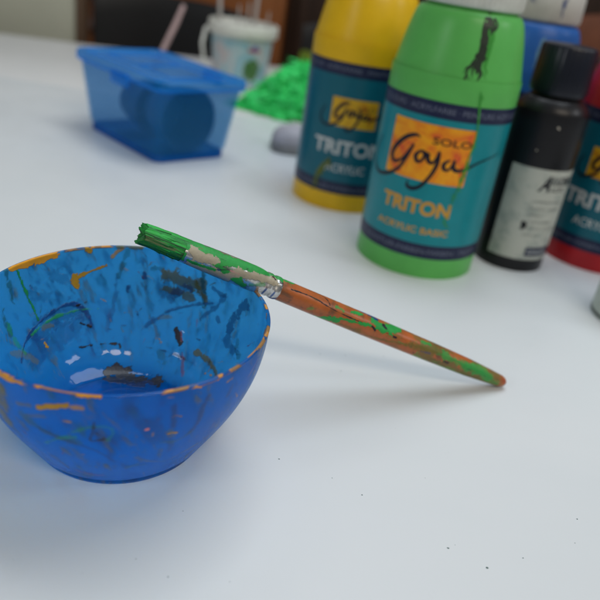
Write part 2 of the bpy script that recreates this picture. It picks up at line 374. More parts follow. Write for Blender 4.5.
BSTROKES = [
 ('h','gr',0.1,0.95,[(13.96,1),(13.52,0.93),(13.22,0.98)]),
 ('h','dk',0.035,0.9,[(13.36,0.42),(12.26,0.49),(10.98,0.17),(9.36,0.09),(7.43,0.08)]),
 ('h','dk',0.05,0.85,[(12.06,1),(11.52,0.81),(11.32,0.43)]),
 ('h','gr',0.09,0.8,[(11.0,0.49),(10.72,0.5),(10.58,0.36)]),
 ('h','gr',0.2,0.95,[(11.61,-1),(11.17,-0.75),(10.69,-0.67)]),
 ('h','gr',0.1,0.9,[(10.56,-0.23),(9.89,-0.12),(9.03,0.18)]),
 ('h','gr',0.1,0.9,[(10.11,0.57),(9.53,0.79)]),
 ('h','gr',0.22,0.95,[(8.84,0.63),(8.11,0.33),(7.26,0.91)]),
 ('h','nb',0.09,0.9,[(9.77,1),(9.22,0.98),(8.66,0.89)]),
 ('h','dk',0.08,0.9,[(8.3,0.63),(7.93,0.36)]),
 ('h','dk',0.06,0.9,[(8.91,0.19),(8.66,-0.12)]),
 ('h','dk',0.06,0.9,[(7.57,0.02),(7.47,0.01)]),
 ('h','gr',0.08,0.5,[(12.23,-0.67),(12.07,-0.39)]),
 ('h','ol',0.18,0.5,[(10.32,-0.8),(9.39,-0.81)]),
 ('h','ol',0.1,0.6,[(8.91,-0.86),(6.86,-0.26)]),
 ('h','gr',0.2,0.9,[(7.98,0.74),(7.49,0.9)]),
 ('h','ol',0.2,0.6,[(6.68,-0.2),(5.41,0.3),(4.17,0.52)]),
 ('h','gr',0.12,0.8,[(5.92,0.67),(5.35,0.62)]),
 ('h','gr',0.25,0.75,[(4.41,0.32),(3.33,0.1),(1.85,0.34),(1.13,-0.15)]),
 ('h','gr',0.2,0.7,[(3.02,0.07),(1.45,-0.11),(0.42,-0.6)]),
 ('h','dk',0.08,0.8,[(4.29,-0.34),(4.03,-0.36)]),
 ('h','nb',0.06,0.5,[(5.83,-0.29),(5.31,-0.14)]),
 ('h','ol',0.18,0.5,[(3.67,-1),(1.92,-0.82)]),
 ('h','rd',0.1,0.4,[(0.26,0.38),(-0.3,-0.12)]),
 ('f','gr',0.3,0.97,[(17.74,0.86),(16.81,0.64),(15.89,0.69),(14.79,0.9)]),
 ('f','gr',0.16,0.97,[(14.77,0.83),(14.26,0.87),(13.59,0.92)]),
 ('f','be',0.22,0.95,[(18.1,0.41),(17.6,0.12),(16.95,0.22)]),
 ('f','gr',0.1,0.9,[(16.97,-0.04),(16.33,-0.17),(15.68,-0.21)]),
 ('f','gr',0.17,0.95,[(16.53,-0.32),(15.94,-0.48),(15.48,-0.73)]),
 ('f','be',0.22,0.95,[(16.09,-0.15),(15.51,0.07),(14.91,0.31),(14.27,0.49)]),
 ('f','pk',0.05,0.6,[(16.27,-0.05),(15.88,-0.06)]),
 ('f','be',0.24,0.85,[(17.42,-0.82),(16.83,-0.72),(16.26,-0.81)]),
 ('f','dk',0.035,0.8,[(17.48,-0.53),(17.03,-0.49),(16.42,-0.09)]),
 ('f','gr',0.1,0.6,[(15.2,-0.52),(14.64,-0.12)]),
 ('f','dk',0.05,0.9,[(14.74,1),(14.3,1)]),
 ('f','dk',0.06,0.9,[(14.33,0.79),(14.17,0.68)]),
 ('f','nb',0.1,0.9,[(14.31,-1),(13.9,-0.91),(13.59,-0.71)]),
 ('f','nb',0.1,0.6,[(14.99,-1),(14.45,-1)]),
 ('f','be',0.22,0.95,[(18.11,0.49),(17.6,0.12),(17.05,0.38)]),
 ('f','be',0.2,0.85,[(17.89,-0.73),(17.12,-0.8),(16.51,-0.77)]),
 ('f','dk',0.04,0.9,[(17.98,-0.63),(17.48,-0.53),(17.03,-0.49)]),
 ('f','gr',0.2,0.97,[(18.33,0.92),(17.59,0.81),(16.84,0.78)]),
 ('f','gr',0.08,0.9,[(18.07,-0.54),(17.77,-0.57),(16.89,-0.45)]),
('f','gr',.10,.97,[(18.3,1),(18.3,.4)]),
('f','gr',.08,.9,[(18.3,-.2),(18.25,-.7)]),
]
WORLD, PA, PB, PC, PD, PE, EXPO = 0.16, 24.0, 8.6, 5.2, 5.2, 6.0, 0.0
# ------------------------------------------------------------------ camera
PITCH, ROLL, FPX, HC = 0.4693172752479787, 0.15976424612665757, 673.94, 18.503
cam = bpy.data.cameras.new('camera'); co = bpy.data.objects.new('camera', cam); link(co); SC.camera = co
fw = Vector((0, math.cos(PITCH), -math.sin(PITCH))); up = Vector((0, math.sin(PITCH), math.cos(PITCH))); rt = Vector((1, 0, 0))
up2 = up * math.cos(ROLL) - rt * math.sin(ROLL); rt2 = rt * math.cos(ROLL) + up * math.sin(ROLL)
mw = Matrix(((rt2.x, up2.x, -fw.x, 0), (rt2.y, up2.y, -fw.y, 0), (rt2.z, up2.z, -fw.z, HC * U), (0, 0, 0, 1)))
co.matrix_world = mw
cam.sensor_width = 36; cam.lens = FPX / 600 * 36; cam.clip_start = .01; cam.clip_end = 60
cam.dof.use_dof = True; cam.dof.focus_distance = .272; cam.dof.aperture_fstop = 8.3

# ------------------------------------------------------------------ tables
tb = thing('table', 'white smooth tabletop in front, speckled with tiny paint dots, carrying the bowl and bottles', 'table', (0, 0, 0))
mb = MB(); mb.add(*prism([(-95, -45), (105, -45), (105, 83.72), (-95, 83.72)], -2.4, 0)); mb.build('tabletop', M['table'], tb, bevel=.12)
for x in (-90, 100):
    for y in (-40, 78): MB().lathe([(1.6, -72), (1.6, -2.6)], 20, (x, y, 0)).build('leg', M['steel'], tb)
SPK = [(8.18, 17.81, .055), (6.84, 18.46, .038), (3.65, 20.51, .033), (9.66, 18.56, .03), (12.45, 21.12, .036), (11.96, 19.76, .02), (-2.81, 15.26, .028), (-2.99, 18.18, .018), (.19, 21.84, .03), (1.5, 30.62, .028), (2.65, 29.29, .03), (2.85, 30.9, .024), (4.94, 31.4, .02), (-4.02, 15.76, .018), (7.13, 18.66, .016), (2.43, 21.21, .02), (6.33, 22.12, .014), (-.8, 15.45, .016)]
for k in range(22): SPK.append((random.uniform(-14, 22), random.uniform(12, 40), random.uniform(.006, .014)))
mb = MB()
for x, y, r in SPK:
    n = 9; V = []; ph = random.random() * 6
    for k in range(n):
        a = ph + 2 * math.pi * k / n; q = r * random.uniform(.65, 1.25); V.append((x + q * math.cos(a) * 1.15, y + q * math.sin(a) * .85, .002))
    V += [(x, y, .012 + r * .2)]
    mb.add(V, [[k, (k + 1) % n, n] for k in range(n)])
mb.build('paint_specks', simple('dried_speck', (.03, .09, .08), .6), tb)
t2 = thing('table', 'second pale tabletop pushed against the back of the first one, under the white bucket', 'table', (-10, 84, 0))
mb = MB(); mb.add(*prism([(-85, .06), (115, .06), (115, 60), (18, 47), (-1.2, 43.3), (-33.5, 34), (-45.8, 31.2), (-85, 23)], -2.4, -.05)); mb.build('tabletop', M['table_far'], t2, bevel=.12)
for x, y in ((-80, 5), (110, 5), (-80, 20), (110, 54)): MB().lathe([(1.6, -72), (1.6, -2.6)], 20, (x, y, 0)).build('leg', M['steel'], t2)
mb = MB()
for k in range(12):
    x, y = random.gauss(-36.0, 1.6), random.uniform(-.25, .35); r = random.uniform(.05, .14)
    mb.lathe([(r * .9, 0), (r, r * .4), (r * .5, r * .8)], 7, (x, y + .02, -.05 + .01))
mb.build('crumbs', simple('brown_crumbs', (.22, .16, .13), .8), t2)

# ------------------------------------------------------------------ floor and background
g = mesh_obj('floor', [(-600, -300, -74), (600, -300, -74), (600, 700, -74), (-600, 700, -74)], [[0, 1, 2, 3]], simple('dark_floor', (.055, .045, .04), .5, .3, .05), smooth=False); g['kind'] = 'structure'
M['wood'] = None
def m_wood(name, a, b):
    t = NT(name); v = t.coord(100, (.25, .25, .018)); n = t.noise(v, 2.4, 6, .6, 1.2)
    return t.done(t.pr(t.ramp(n, [(.3, a), (.7, b)]), .42, t.bump(n, .2, .0006)))
M['wood'] = m_wood('orange_wood', (.23, .075, .022), (.32, .115, .036))
M['dwood'] = m_wood('dark_wood', (.026, .014, .009), (.045, .024, .015))
cb = thing('cabinet', 'orange brown wooden cabinet standing in the shade behind the white bucket', 'cabinet', (-60, 166, -74))
mb = MB(); mb.add(*boxv((0, 12, 70), (92, 24, 140))); mb.build('carcass', M['wood'], cb, bevel=.3)
mb = MB(); mb.add(*boxv((22, -1.3, 76), (45, 2, 120))); dr = mb.build('door', M['wood'], cb, bevel=.25)
MB().tube([(3, -3.6, 70), (3, -4.6, 71), (3, -4.6, 79), (3, -3.6, 80)], .4).build('handle', M['steel'], dr)
cb2 = thing('cabinet', 'dark brown wooden cabinet in deep shade behind the yellow paint bottle', 'cabinet', (70, 170, -74))
mb = MB(); mb.add(*boxv((0, 14, 80), (167, 24, 160))); mb.build('carcass', M['dwood'], cb2, bevel=.3)
for x in (-55, 0, 55):
    mb = MB(); mb.add(*boxv((x, .9, 80), (52, 2, 150))); mb.build('door', M['dwood'], cb2, bevel=.25)
pn = thing('room_divider', 'pale olive grey upright panel behind the far table at the left edge', 'panel', (-75, 123.5, -74))
mb = MB(); mb.add(*boxv((-.6, 2, 66), (58, 2.4, 124))); mb.build('panel', simple('olive_panel', (.42, .42, .33), .6, .05, .1), pn, bevel=.2)
M['trim'] = simple('brown_trim', (.10, .06, .035), .5)
for x in (-29, 28.9):
    mb = MB(); mb.add(*boxv((x + .35, 1.8, 66.5), (1.1, 3.2, 127))); mb.build('frame', M['trim'], pn, bevel=.15)
for x in (-26, 26):
    mb = MB(); mb.add(*boxv((x, 2, 2), (4, 26, 3.9))); mb.build('foot', M['steel'], pn, bevel=.3)

def chair(loc, label, rz, W, zt, mat, dip=0):
    c = thing('chair', label, 'chair', loc, None, rz)
    # moulded curved back shell
    V = []; F = []; nx, nz = 22, 10
    for s_ in (0, 1):
        for j in range(nz + 1):
            for i in range(nx + 1):
                u = i / nx * 2 - 1; w = j / nz
                z = 48 + (zt - 48) * w - (1.6 * abs(u) ** 3 + dip * (u + 1)) * w
                y = -6 * (1 - u * u) * 0 + 3.5 * (u * u) * -1 + 4 * w + s_ * 1.1
                V.append((u * W * (.9 + .1 * w), y, z))
    N = (nx + 1) * (nz + 1)
    for j in range(nz):
        for i in range(nx):
            a = j * (nx + 1) + i; F.append([a, a + 1, a + nx + 2, a + nx + 1]); F.append([N + a, N + a + nx + 1, N + a + nx + 2, N + a + 1])
    def rim(L):
        for a, b in zip(L[:-1], L[1:]): F.append([a, b, b + N, a + N])
    rim([i for i in range(nx + 1)]); rim([nz * (nx + 1) + i for i in range(nx + 1)]); rim([j * (nx + 1) for j in range(nz + 1)]); rim([j * (nx + 1) + nx for j in range(nz + 1)])
    b = MB(); b.add(V, F); b.build('backrest', mat, c, bevel=.3)
    b = MB(); b.add(*boxv((0, -21, 45), (W * 1.9, 42, 3))); b.build('seat', mat, c, bevel=1.2)
    for sx in (-1, 1):
        for y in (-38, -3): MB().tube([(sx * W * .85, y, 44), (sx * (W * .85 + 2), y + (2 if y > -10 else -2), 0)], 1.1).build('leg', M['steel'], c)
    for sx in (-1, 1): MB().tube([(sx * W * .6, -2, 44), (sx * W * .6, 2.6, 55), (sx * W * .6, 4, 62)], .9).build('back_post', M['steel'], c)
    return c
M['blackplastic'] = simple('black_plastic', (.005, .005, .0055), .45)
chair((-32.5, 137, -74), 'black moulded chair back rising behind the blue plastic box', R(3), 15.5, 81.6, M['blackplastic'])
chair((7, 146, -74), 'black rounded chair back behind the yellow paint bottle', R(-4), 15.4, 81.5, M['blackplastic'])
M['leather'] = simple('brown_leather', (.11, .035, .015), .5, .15, .4)
c3 = chair((57, 120, -74), 'chair with brown back behind the red bottle at the top right', R(4), 21, 91.5, M['leather'])
b = MB(); b.tube([(-21.5, 2.0, 82), (-21.5, 3.6, 92), (-19.5, 4.3, 94.5), (-14, 5.1, 95.2), (14, 5.1, 95.2), (19.5, 4.3, 94.5), (21.5, 3.6, 92), (21.5, 2, 82)], 1.4, 12); b.tube([(-21, 2.2, 83), (-10, 4, 84), (10, 4, 84), (21, 2.2, 83)], 1.8, 12)
b.build('back_frame', M['blackplastic'], c3)

# ------------------------------------------------------------------ bowl
BX, BY = -6.55, 22.42
bR, bH, bF, bk, bm_ = 5.612, 5.663, 3.51, 2.172, 1.301
def ro(z):
    u = np.clip(z / bH, 0, 1); return bF + (bR - bF) * (1 - (1 - u) ** bk) ** bm_
TH = .13
def bowl():
    zo = np.linspace(.46, bH - .07, 190)
    prof = [(0, .16), (1.2, .16), (2.4, .16), (bF - .42, .14), (bF - .34, .04), (bF - .26, 0), (bF - .14, 0), (bF - .05, .03), (bF - .03, .16), (bF - .05, .26), (bF + .03, .36)]
    prof += [(float(ro(z)), float(z)) for z in zo]
    prof += [(bR + .02, bH - .03), (bR - .02, bH + .005), (bR - .085, bH + .02), (bR - TH + .02, bH + .005), (bR - TH, bH - .03)]
    zi = np.linspace(bH - .07, 1.55, 170)
    prof += [(float(ro(z)) - TH, float(z)) for z in zi]
    # wide fillet between wall and floor
    r1 = float(ro(1.55)) - TH; sl = float(ro(1.6) - ro(1.5)) / .1; P0 = np.array([r1, 1.55]); P2 = np.array([2.75, .37]); P1 = np.array([r1 - sl * 1.02, .42])
    for u in np.linspace(.02, 1, 60):
        q = (1 - u) ** 2 * P0 + 2 * u * (1 - u) * P1 + u * u * P2; prof.append((float(q[0]), float(q[1])))
    rr = 3.3
    prof += [(r_, .36 + (.02 if 2.0 < r_ < 2.12 else 0)) for r_ in np.linspace(rr - .6, .05, 40)]
    prof = np.array(prof); n = 800; m = len(prof)
    a = np.linspace(0, 2 * np.pi, n, endpoint=False)
    wob = 1 + .0035 * np.sin(2 * a + .6) + .002 * np.sin(3 * a + 2)
    X = prof[:, 0][:, None] * (np.cos(a) * wob)[None]; Y = prof[:, 0][:, None] * (np.sin(a) * wob)[None]; Z = np.repeat(prof[:, 1][:, None], n, 1)
    P = np.stack([X, Y, Z], -1).reshape(-1, 3)
    j, i = np.meshgrid(np.arange(m - 1), np.arange(n), indexing='ij')
    F = np.stack([j * n + i, j * n + (i + 1) % n, (j + 1) * n + (i + 1) % n, (j + 1) * n + i], -1).reshape(-1, 4)
    jt = next(k for k in range(m) if abs(prof[k, 0] - (bR - .085)) < 1e-6 and prof[k, 1] > bH)
    side = np.repeat(np.arange(m) >= jt, n)            # True = inside
    C = np.zeros((len(P), 4))
    for s_, msk in (('i', side), ('o', ~side)):
        Q = P[msk]; D = np.zeros((len(Q), 4))
        # thin wash of old colours left from rinsing brushes: irregular vertical runs
        ang = np.arctan2(Q[:, 1], Q[:, 0])
        run = np.stack([np.cos(ang) * 7 + .5 * Q[:, 2], np.sin(ang) * 7, Q[:, 2] * .5], 1)
        for col, f, th, am, sd in (('nb', 1.6, .61, .38 if s_ == 'i' else .45, 3), ('te', 2.0, .64, .34 if s_ == 'i' else .5, 21), ('ol', 2.2, .62, .5 if s_ == 'i' else .6, 41), ('dk', 2.8, .67, .3, 61)):
            q = np.clip((fbm(run, f, sd, 5) - th) / .10, 0, 1) * am * np.clip(fbm(Q, 2.5, sd + 5) * 1.6 - .2, 0, 1)
            D[:, :3] = np.where(q[:, None] > 0, (np.array(PAL[col]) * q[:, None] + D[:, :3] * (D[:, 3] * (1 - q))[:, None]) / np.maximum(q + D[:, 3] * (1 - q), 1e-4)[:, None], D[:, :3]); D[:, 3] = q + D[:, 3] * (1 - q)
        for k, (sd_, col, w, al, pts) in enumerate(STROKES):
            if sd_ == s_: lay(D, Q, pts, col, w, min(.84, al * 1.15) if al < .85 else al, 50 + k, .75 if s_ == 'i' else .55, 3., .25 if s_ == 'i' else .5)
        # small flicks
        for k in range(230 if s_ == 'i' else 70):
            th = RNG.uniform(0, 2 * np.pi); z = RNG.uniform(.5, 5.4); r_ = float(ro(z)) - (TH if s_ == 'i' else 0)
            dth = RNG.uniform(-.05, .05); dz = RNG.uniform(-.3, .3); r2 = float(ro(min(z + dz, 5.5))) - (TH if s_ == 'i' else 0)
            col = ['nb', 'nb', 'dk', 'dk', 'te', 'ol', 'mu', 'rd'][RNG.randint(8)]
            lay(D, Q, [(r_ * np.cos(th), r_ * np.sin(th), z), (r2 * np.cos(th + dth), r2 * np.sin(th + dth), z + dz)], col, RNG.uniform(.018, .05), RNG.uniform(.3, .8), 400 + k, .8, 6)
        C[msk] = D
    # paint wiped off along the lip, in patches
    lip = (P[:, 2] > bH - .09)
    ang = np.arctan2(P[:, 1], P[:, 0])
    q = fbm(np.stack([np.cos(ang) * 5, np.sin(ang) * 5, P[:, 2] * 2], 1), 1.2, 77, 5)
    am = np.clip((q - np.where(np.sin(ang) < 0, np.where(np.cos(ang) > .55, .50, .60), .52)) / .04, 0, 1) * lip * np.clip((P[:, 2] - bH + .09) / .03, 0, 1)
    front = np.clip((-np.sin(ang) - .1) * 4, 0, 1); am *= .9
    oc = np.where((fbm(P, 1.0, 91) > .52)[:, None], np.array(PAL['or']), np.array([.34, .17, .03]))
    C[:, :3] = np.where(am[:, None] > .02, oc * am[:, None] + C[:, :3] * (1 - am[:, None]), C[:, :3]); C[:, 3] = np.maximum(C[:, 3], am)
    P = P * np.array([.988, 1.04, 1.0])
    o = mesh_obj('bowl', P, F, m_paint('blue_plastic', (.002, .175, .54), .06, (.55, (.002, .38, .95), (.33, .80, .99)), .35, base_var=.06, transm=.5, spec=0., gloss=True), None, True, (BX, BY, 0), C)
    return tag(o, 'small translucent blue plastic bowl smeared inside and out with dried paint', 'bowl')
bowl()

# ------------------------------------------------------------------ paintbrush
E_ = np.array([11.047, 30.239, .34]); A_ = np.array([-.8731, -.2898, .392]); S_ = np.array([.315, -.9491, 0.]); N_ = np.array([.3721, .1235, .92])
brush = thing('paintbrush', 'paint-covered brush with orange handle leaning on the rim of the blue bowl', 'paintbrush', tuple(E_))
PHC = R(19)
def bpath(t): return A_ * t + N_ * (-.0125 * t - .0012 * max(0, t - 14) ** 2)
def sweep(prof, n, tfun=None):
    """prof: list of (t, half size across view, half size in depth) -> vertices with (t, phi) per vertex"""
    V = []; T = []
    for t, r1, r2 in prof:
        c = bpath(t)
        for i in range(n):
            ph = 2 * math.pi * i / n
            V.append(c + (S_ * math.cos(ph) * r2 + N_ * math.sin(ph) * r1)); T.append((t, ph))
    V = np.array(V); T = np.array(T); m = len(prof)
    j, i = np.meshgrid(np.arange(m - 1), np.arange(n), indexing='ij')
    F = np.stack([j * n + i, j * n + (i + 1) % n, (j + 1) * n + (i + 1) % n, (j + 1) * n + i], -1).reshape(-1, 4)
    return V, F, T
def interp(tab, t): return float(np.interp(t, [q[0] for q in tab], [q[1] for q in tab]))
RT = [(0, .30), (1, .37), (2.5, .45), (5, .49), (9, .51), (13.6, .49), (14.2, .46), (15.2, .55), (16.5, .54), (18, .48), (20, .42)]
def bpaint(V, T, which, seed):
    C = np.zeros((len(V), 4))
    rr = np.array([interp(RT, t) for t in T[:, 0]])
    dphi = (T[:, 1] - PHC + np.pi) % (2 * np.pi) - np.pi
    Q = np.stack([T[:, 0], dphi * rr, np.zeros(len(T))], 1)
    # old paint on the far side and in long streaks
    st = fbm(np.stack([T[:, 0] * .35, np.cos(T[:, 1]) * 1.2, np.sin(T[:, 1]) * 1.2], 1), 1.6, seed, 5)
    hid = np.abs(dphi) > 1.6
    mo = fbm(np.stack([T[:, 0] * .8, np.cos(T[:, 1]) * 1.3, np.sin(T[:, 1]) * 1.3], 1), 2.4, seed + 70, 5)
    k = np.clip((st - np.where(hid, .50, .66 if which == 'h' else .7)) / .05, 0, 1) * .85
    k = np.where((which == 'h') & (T[:, 0] < 6) & (T[:, 0] > .5), np.maximum(k, np.clip((st - .44) / .1, 0, 1) * .65), k)
    C[:, :3] = np.array(PAL['gr']) * 1.0; C[:, 3] = k
    if which == 'h':
        ko = np.clip((mo - .50 + .12 * np.clip((7 - T[:, 0]) / 7, -.4, 1)) / .10, 0, 1) * .7 * np.clip((8.5 - T[:, 0]) / 3, .12, 1) * np.clip((T[:, 0] - .1) / .5, 0, 1)
        C[:, :3] = np.where(ko[:, None] > .01, np.array([.11, .13, .035]) * ko[:, None] / np.maximum(ko, k)[:, None].clip(.01) + C[:, :3] * (1 - ko[:, None] / np.maximum(ko, k)[:, None].clip(.01)), C[:, :3]); C[:, 3] = np.maximum(k, ko)
    for n_, (wh, col, w, al, pts) in enumerate(BSTROKES):
        if wh != which: continue
        pp = [(t, math.asin(max(-1, min(1, v_))) * interp(RT, t), 0) for t, v_ in pts]
        lay(C, Q, pp, col, w, al, seed + n_, .6 if which == 'h' else .4, 4.)
    for n_ in range(60 if which == 'h' else 25):
        t0 = RNG.uniform(0, 13.5) if which == 'h' else RNG.uniform(14, 18.3); v0 = RNG.uniform(-.6, .6); c_ = ['dk', 'gr', 'ol', 'rd', 'gr', 'dk'][RNG.randint(6)]
        lay(C, Q, [(t0, v0, 0), (t0 + RNG.uniform(-.35, .35), v0 + RNG.uniform(-.04, .04), 0)], c_, RNG.uniform(.012, .04), RNG.uniform(.4, .8), seed + 100 + n_, .8, 7)
    return C
# handle
hp = []
for t in np.linspace(-.26, 14.05, 900):
    r_ = interp(RT, max(t, 0)) + .0 * t
    if t < .12: r_ = .285 * math.sqrt(max(0, 1 - ((.12 - t) / .385) ** 2)) + .004
    hp.append((t, r_, r_))
V, F, T = sweep(hp, 220)
mesh_obj('handle', V, F, m_paint('orange_lacquer', (.40, .10, .018), .36, base_var=.2, mottle=((.16, .06, .022), 1.1, .52)), brush, True, None, bpaint(V, T, 'h', 11))
# ferrule: round crimped neck flaring to the bristle end
fp = []
for t in np.linspace(13.78, 18.32, 260):
    r_ = interp([(13.78, .50), (13.86, .525), (14.0, .525), (14.08, .49), (14.2, .49), (14.28, .525), (14.42, .525), (14.5, .49), (14.75, .54), (15.1, .56), (15.8, .555), (16.5, .545), (18.3, .48)], t)
    fp.append((t, r_, r_ * interp([(14, 1), (15, 1.0), (18.3, 1.25)], t)))
V, F, T = sweep(fp, 150)
cr = np.clip((14.85 - T[:, 0]) / .3, 0, 1)
sgn = np.cos(T[:, 1] * 8) * .009 * cr
cen = np.array([bpath(t) for t in T[:, 0]]); dirn = (V - cen); L = np.linalg.norm(dirn, axis=1)[:, None]
dent = .006 * (fbm(V, 1.2, 5) - .5)[:, None] * 2 + .02 * (fbm(V, 2.2, 8, 2) - .5)[:, None] * cr[:, None] * 2
V = V + dirn / L * (sgn[:, None] + dent)
mesh_obj('ferrule', V, F, m_paint('worn_metal', (.60, .60, .58), .26, metal=.85, base_var=.15, mottle=((.16, .17, .16), .9, .50)), brush, True, None, bpaint(V, T, 'f', 31))
# bristles: a clotted block of hairs with ragged ends
def m_bristle():
    t = NT('painted_bristle'); at = t.n('Attribute'); at.attribute_name = 'paint'; v = t.coord()
    return t.done(t.pr(at.outputs['Color'], .5, t.bump(t.noise(v, 12, 5, .6), .4, .0004)))
bv = []; bf = []; bc = []
def strand(t0, t1, ph, k0, k1, rad, col, wob):
    n = 6; pts = []; m = 9; w1 = random.uniform(-wob, wob); w2 = random.uniform(-wob, wob)
    for j in range(m):
        u = j / (m - 1); t = t0 + (t1 - t0) * u
        k = k0 + (k1 - k0) * u
        c = bpath(t) + S_ * math.cos(ph) * .57 * k + N_ * math.sin(ph) * .48 * k * (1 - .12 * u) + (S_ * w1 + N_ * w2) * u * u
        pts.append(c)
    base = len(bv)
    for j, c in enumerate(pts):
        u = j / (m - 1); r_ = rad * (1 - .75 * max(0, u - .6) / .4)
        for i in range(n):
            a = 2 * math.pi * i / n
            bv.append(c + S_ * math.cos(a) * r_ + N_ * math.sin(a) * r_)
            s_ = .75 + .5 * random.random(); bc.append((col[0] * s_, col[1] * s_, col[2] * s_, 1))
    for j in range(m - 1):
        for i in range(n): bf.append([base + j * n + i, base + j * n + (i + 1) % n, base + (j + 1) * n + (i + 1) % n, base + (j + 1) * n + i])
    bf.append([base + (m - 1) * n + i for i in range(n)])
G1 = (.018, .30, .045); G2 = (.03, .36, .06); G3 = (.012, .15, .03); G4 = (.03, .07, .03); G5 = (.10, .14, .06)
nn, mm = 170, 60
base = len(bv)
jj, ii = np.meshgrid(np.arange(mm + 1), np.arange(nn), indexing='ij'); PH = (2 * np.pi * ii / nn).ravel(); UU = (jj / mm).ravel()
QR = np.stack([np.cos(PH) * 2, np.sin(PH) * 2, UU * .25], 1)
ridge = fbm(QR, 2.6, 5, 4) - .5; lock = vnoise(np.stack([np.cos(PH) * 1.1, np.sin(PH) * 1.1, PH * 0], 1), 1.7, 8)
fold = fbm(np.stack([np.cos(PH) * 2, np.sin(PH) * 2, UU * 2.2], 1), 1.5, 15, 3) - .5
T1 = 20.08 + .36 * (lock - .5) + .22 * ridge; U2 = np.minimum(UU / .86, 1); TT = 18.05 + (T1 - 18.05) * U2
KK = (1 + (.36 * ridge + .24 * fold) * (.25 + .75 * U2)) * (1 - .10 * U2); ee = np.clip((UU - .86) / .14, 0, 1)
KK = KK * np.maximum(.02, 1 - ee ** 1.5); TT = TT - .18 * ee * (.5 + lock)
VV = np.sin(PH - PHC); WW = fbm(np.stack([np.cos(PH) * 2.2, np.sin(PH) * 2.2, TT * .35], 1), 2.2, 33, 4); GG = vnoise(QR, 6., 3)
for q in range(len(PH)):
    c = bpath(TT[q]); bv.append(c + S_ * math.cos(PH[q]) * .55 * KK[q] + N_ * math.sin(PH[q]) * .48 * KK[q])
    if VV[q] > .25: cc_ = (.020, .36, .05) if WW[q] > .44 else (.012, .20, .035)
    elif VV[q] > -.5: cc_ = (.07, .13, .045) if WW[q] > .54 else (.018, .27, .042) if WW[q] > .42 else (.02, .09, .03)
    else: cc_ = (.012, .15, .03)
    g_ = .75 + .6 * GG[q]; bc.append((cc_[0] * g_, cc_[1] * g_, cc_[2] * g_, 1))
for j in range(mm):
    for i in range(nn): bf.append([base + j * nn + i, base + j * nn + (i + 1) % nn, base + (j + 1) * nn + (i + 1) % nn, base + (j + 1) * nn + i])
bf.append([base + mm * nn + i for i in range(nn)])
for k in range(90):
    ph = random.uniform(0, 2 * math.pi); rad = random.uniform(.82, 1.0)
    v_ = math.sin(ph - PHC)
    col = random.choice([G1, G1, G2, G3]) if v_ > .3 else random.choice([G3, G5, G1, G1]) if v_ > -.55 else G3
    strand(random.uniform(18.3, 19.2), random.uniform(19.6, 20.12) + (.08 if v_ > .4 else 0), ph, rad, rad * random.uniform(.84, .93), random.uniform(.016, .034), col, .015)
for k in range(0):
    ph = random.uniform(0, 6.28); strand(19.2, random.uniform(20.2, 20.55), ph, .9, random.uniform(.9, 1.15), .014, random.choice([G1, G2, G3]), .12)
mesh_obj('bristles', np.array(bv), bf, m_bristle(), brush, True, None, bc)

# ------------------------------------------------------------------ writing wrapped on cylinders
def text_mesh(s, bold=0.):
    cu = bpy.data.curves.new('lettering_source', 'FONT'); cu.body = s; cu.size = 1; cu.offset = bold; cu.resolution_u = 3
    ob = bpy.data.objects.new('lettering_source', cu); COL.objects.link(ob)
    dg = bpy.context.evaluated_depsgraph_get(); me = bpy.data.meshes.new_from_object(ob.evaluated_get(dg))
    bm = bmesh.new(); bm.from_mesh(me); bmesh.ops.triangulate(bm, faces=bm.faces)
    bmesh.ops.subdivide_edges(bm, edges=[e for e in bm.edges if e.calc_length() > .25], cuts=2)
    bmesh.ops.triangulate(bm, faces=bm.faces)
    V = np.array([v.co[:] for v in bm.verts]); F = [[v.index for v in f.verts] for f in bm.faces]
    bm.free(); bpy.data.objects.remove(ob); bpy.data.curves.remove(cu); bpy.data.meshes.remove(me)
    return V, F
def wrap_text(mb, s, th0, th1, z0, h, rad, bold=.01, caph=.73, skew=0.):
    V, F = text_mesh(s, bold)
    x0, x1 = V[:, 0].min(), V[:, 0].max()
    th = np.radians(th0 + (V[:, 0] - x0 + skew * V[:, 1]) / (x1 - x0) * (th1 - th0)); z = z0 + V[:, 1] / caph * h
    mb.add(np.stack([rad * np.cos(th), rad * np.sin(th), z], 1), F)
def wrap_ribbon(mb, pts, rfun, off=.03, n=8):
    """pts (theta deg, z, width)"""
    P = catmull(pts, n); V = []; F = []
    for k, p in enumerate(P):
        a = P[max(k - 1, 0)]; b = P[min(k + 1, len(P) - 1)]; r_ = rfun(p[1])
        dx = math.radians(b[0] - a[0]) * r_; dz = b[1] - a[1]; L = math.hypot(dx, dz) or 1
        nx, nz = -dz / L, dx / L; w = max(p[2], .004) / 2
        for s_ in (-1, 0, 1):
            th = math.radians(p[0]) + s_ * nx * w / r_; z = p[1] + s_ * nz * w; q = rfun(z) + off
            V.append((q * math.cos(th), q * math.sin(th), z))
    for k in range(len(P) - 1):
        a = k * 3; F += [[a, a + 1, a + 4, a + 3], [a + 1, a + 2, a + 5, a + 4]]
    mb.add(V, F)
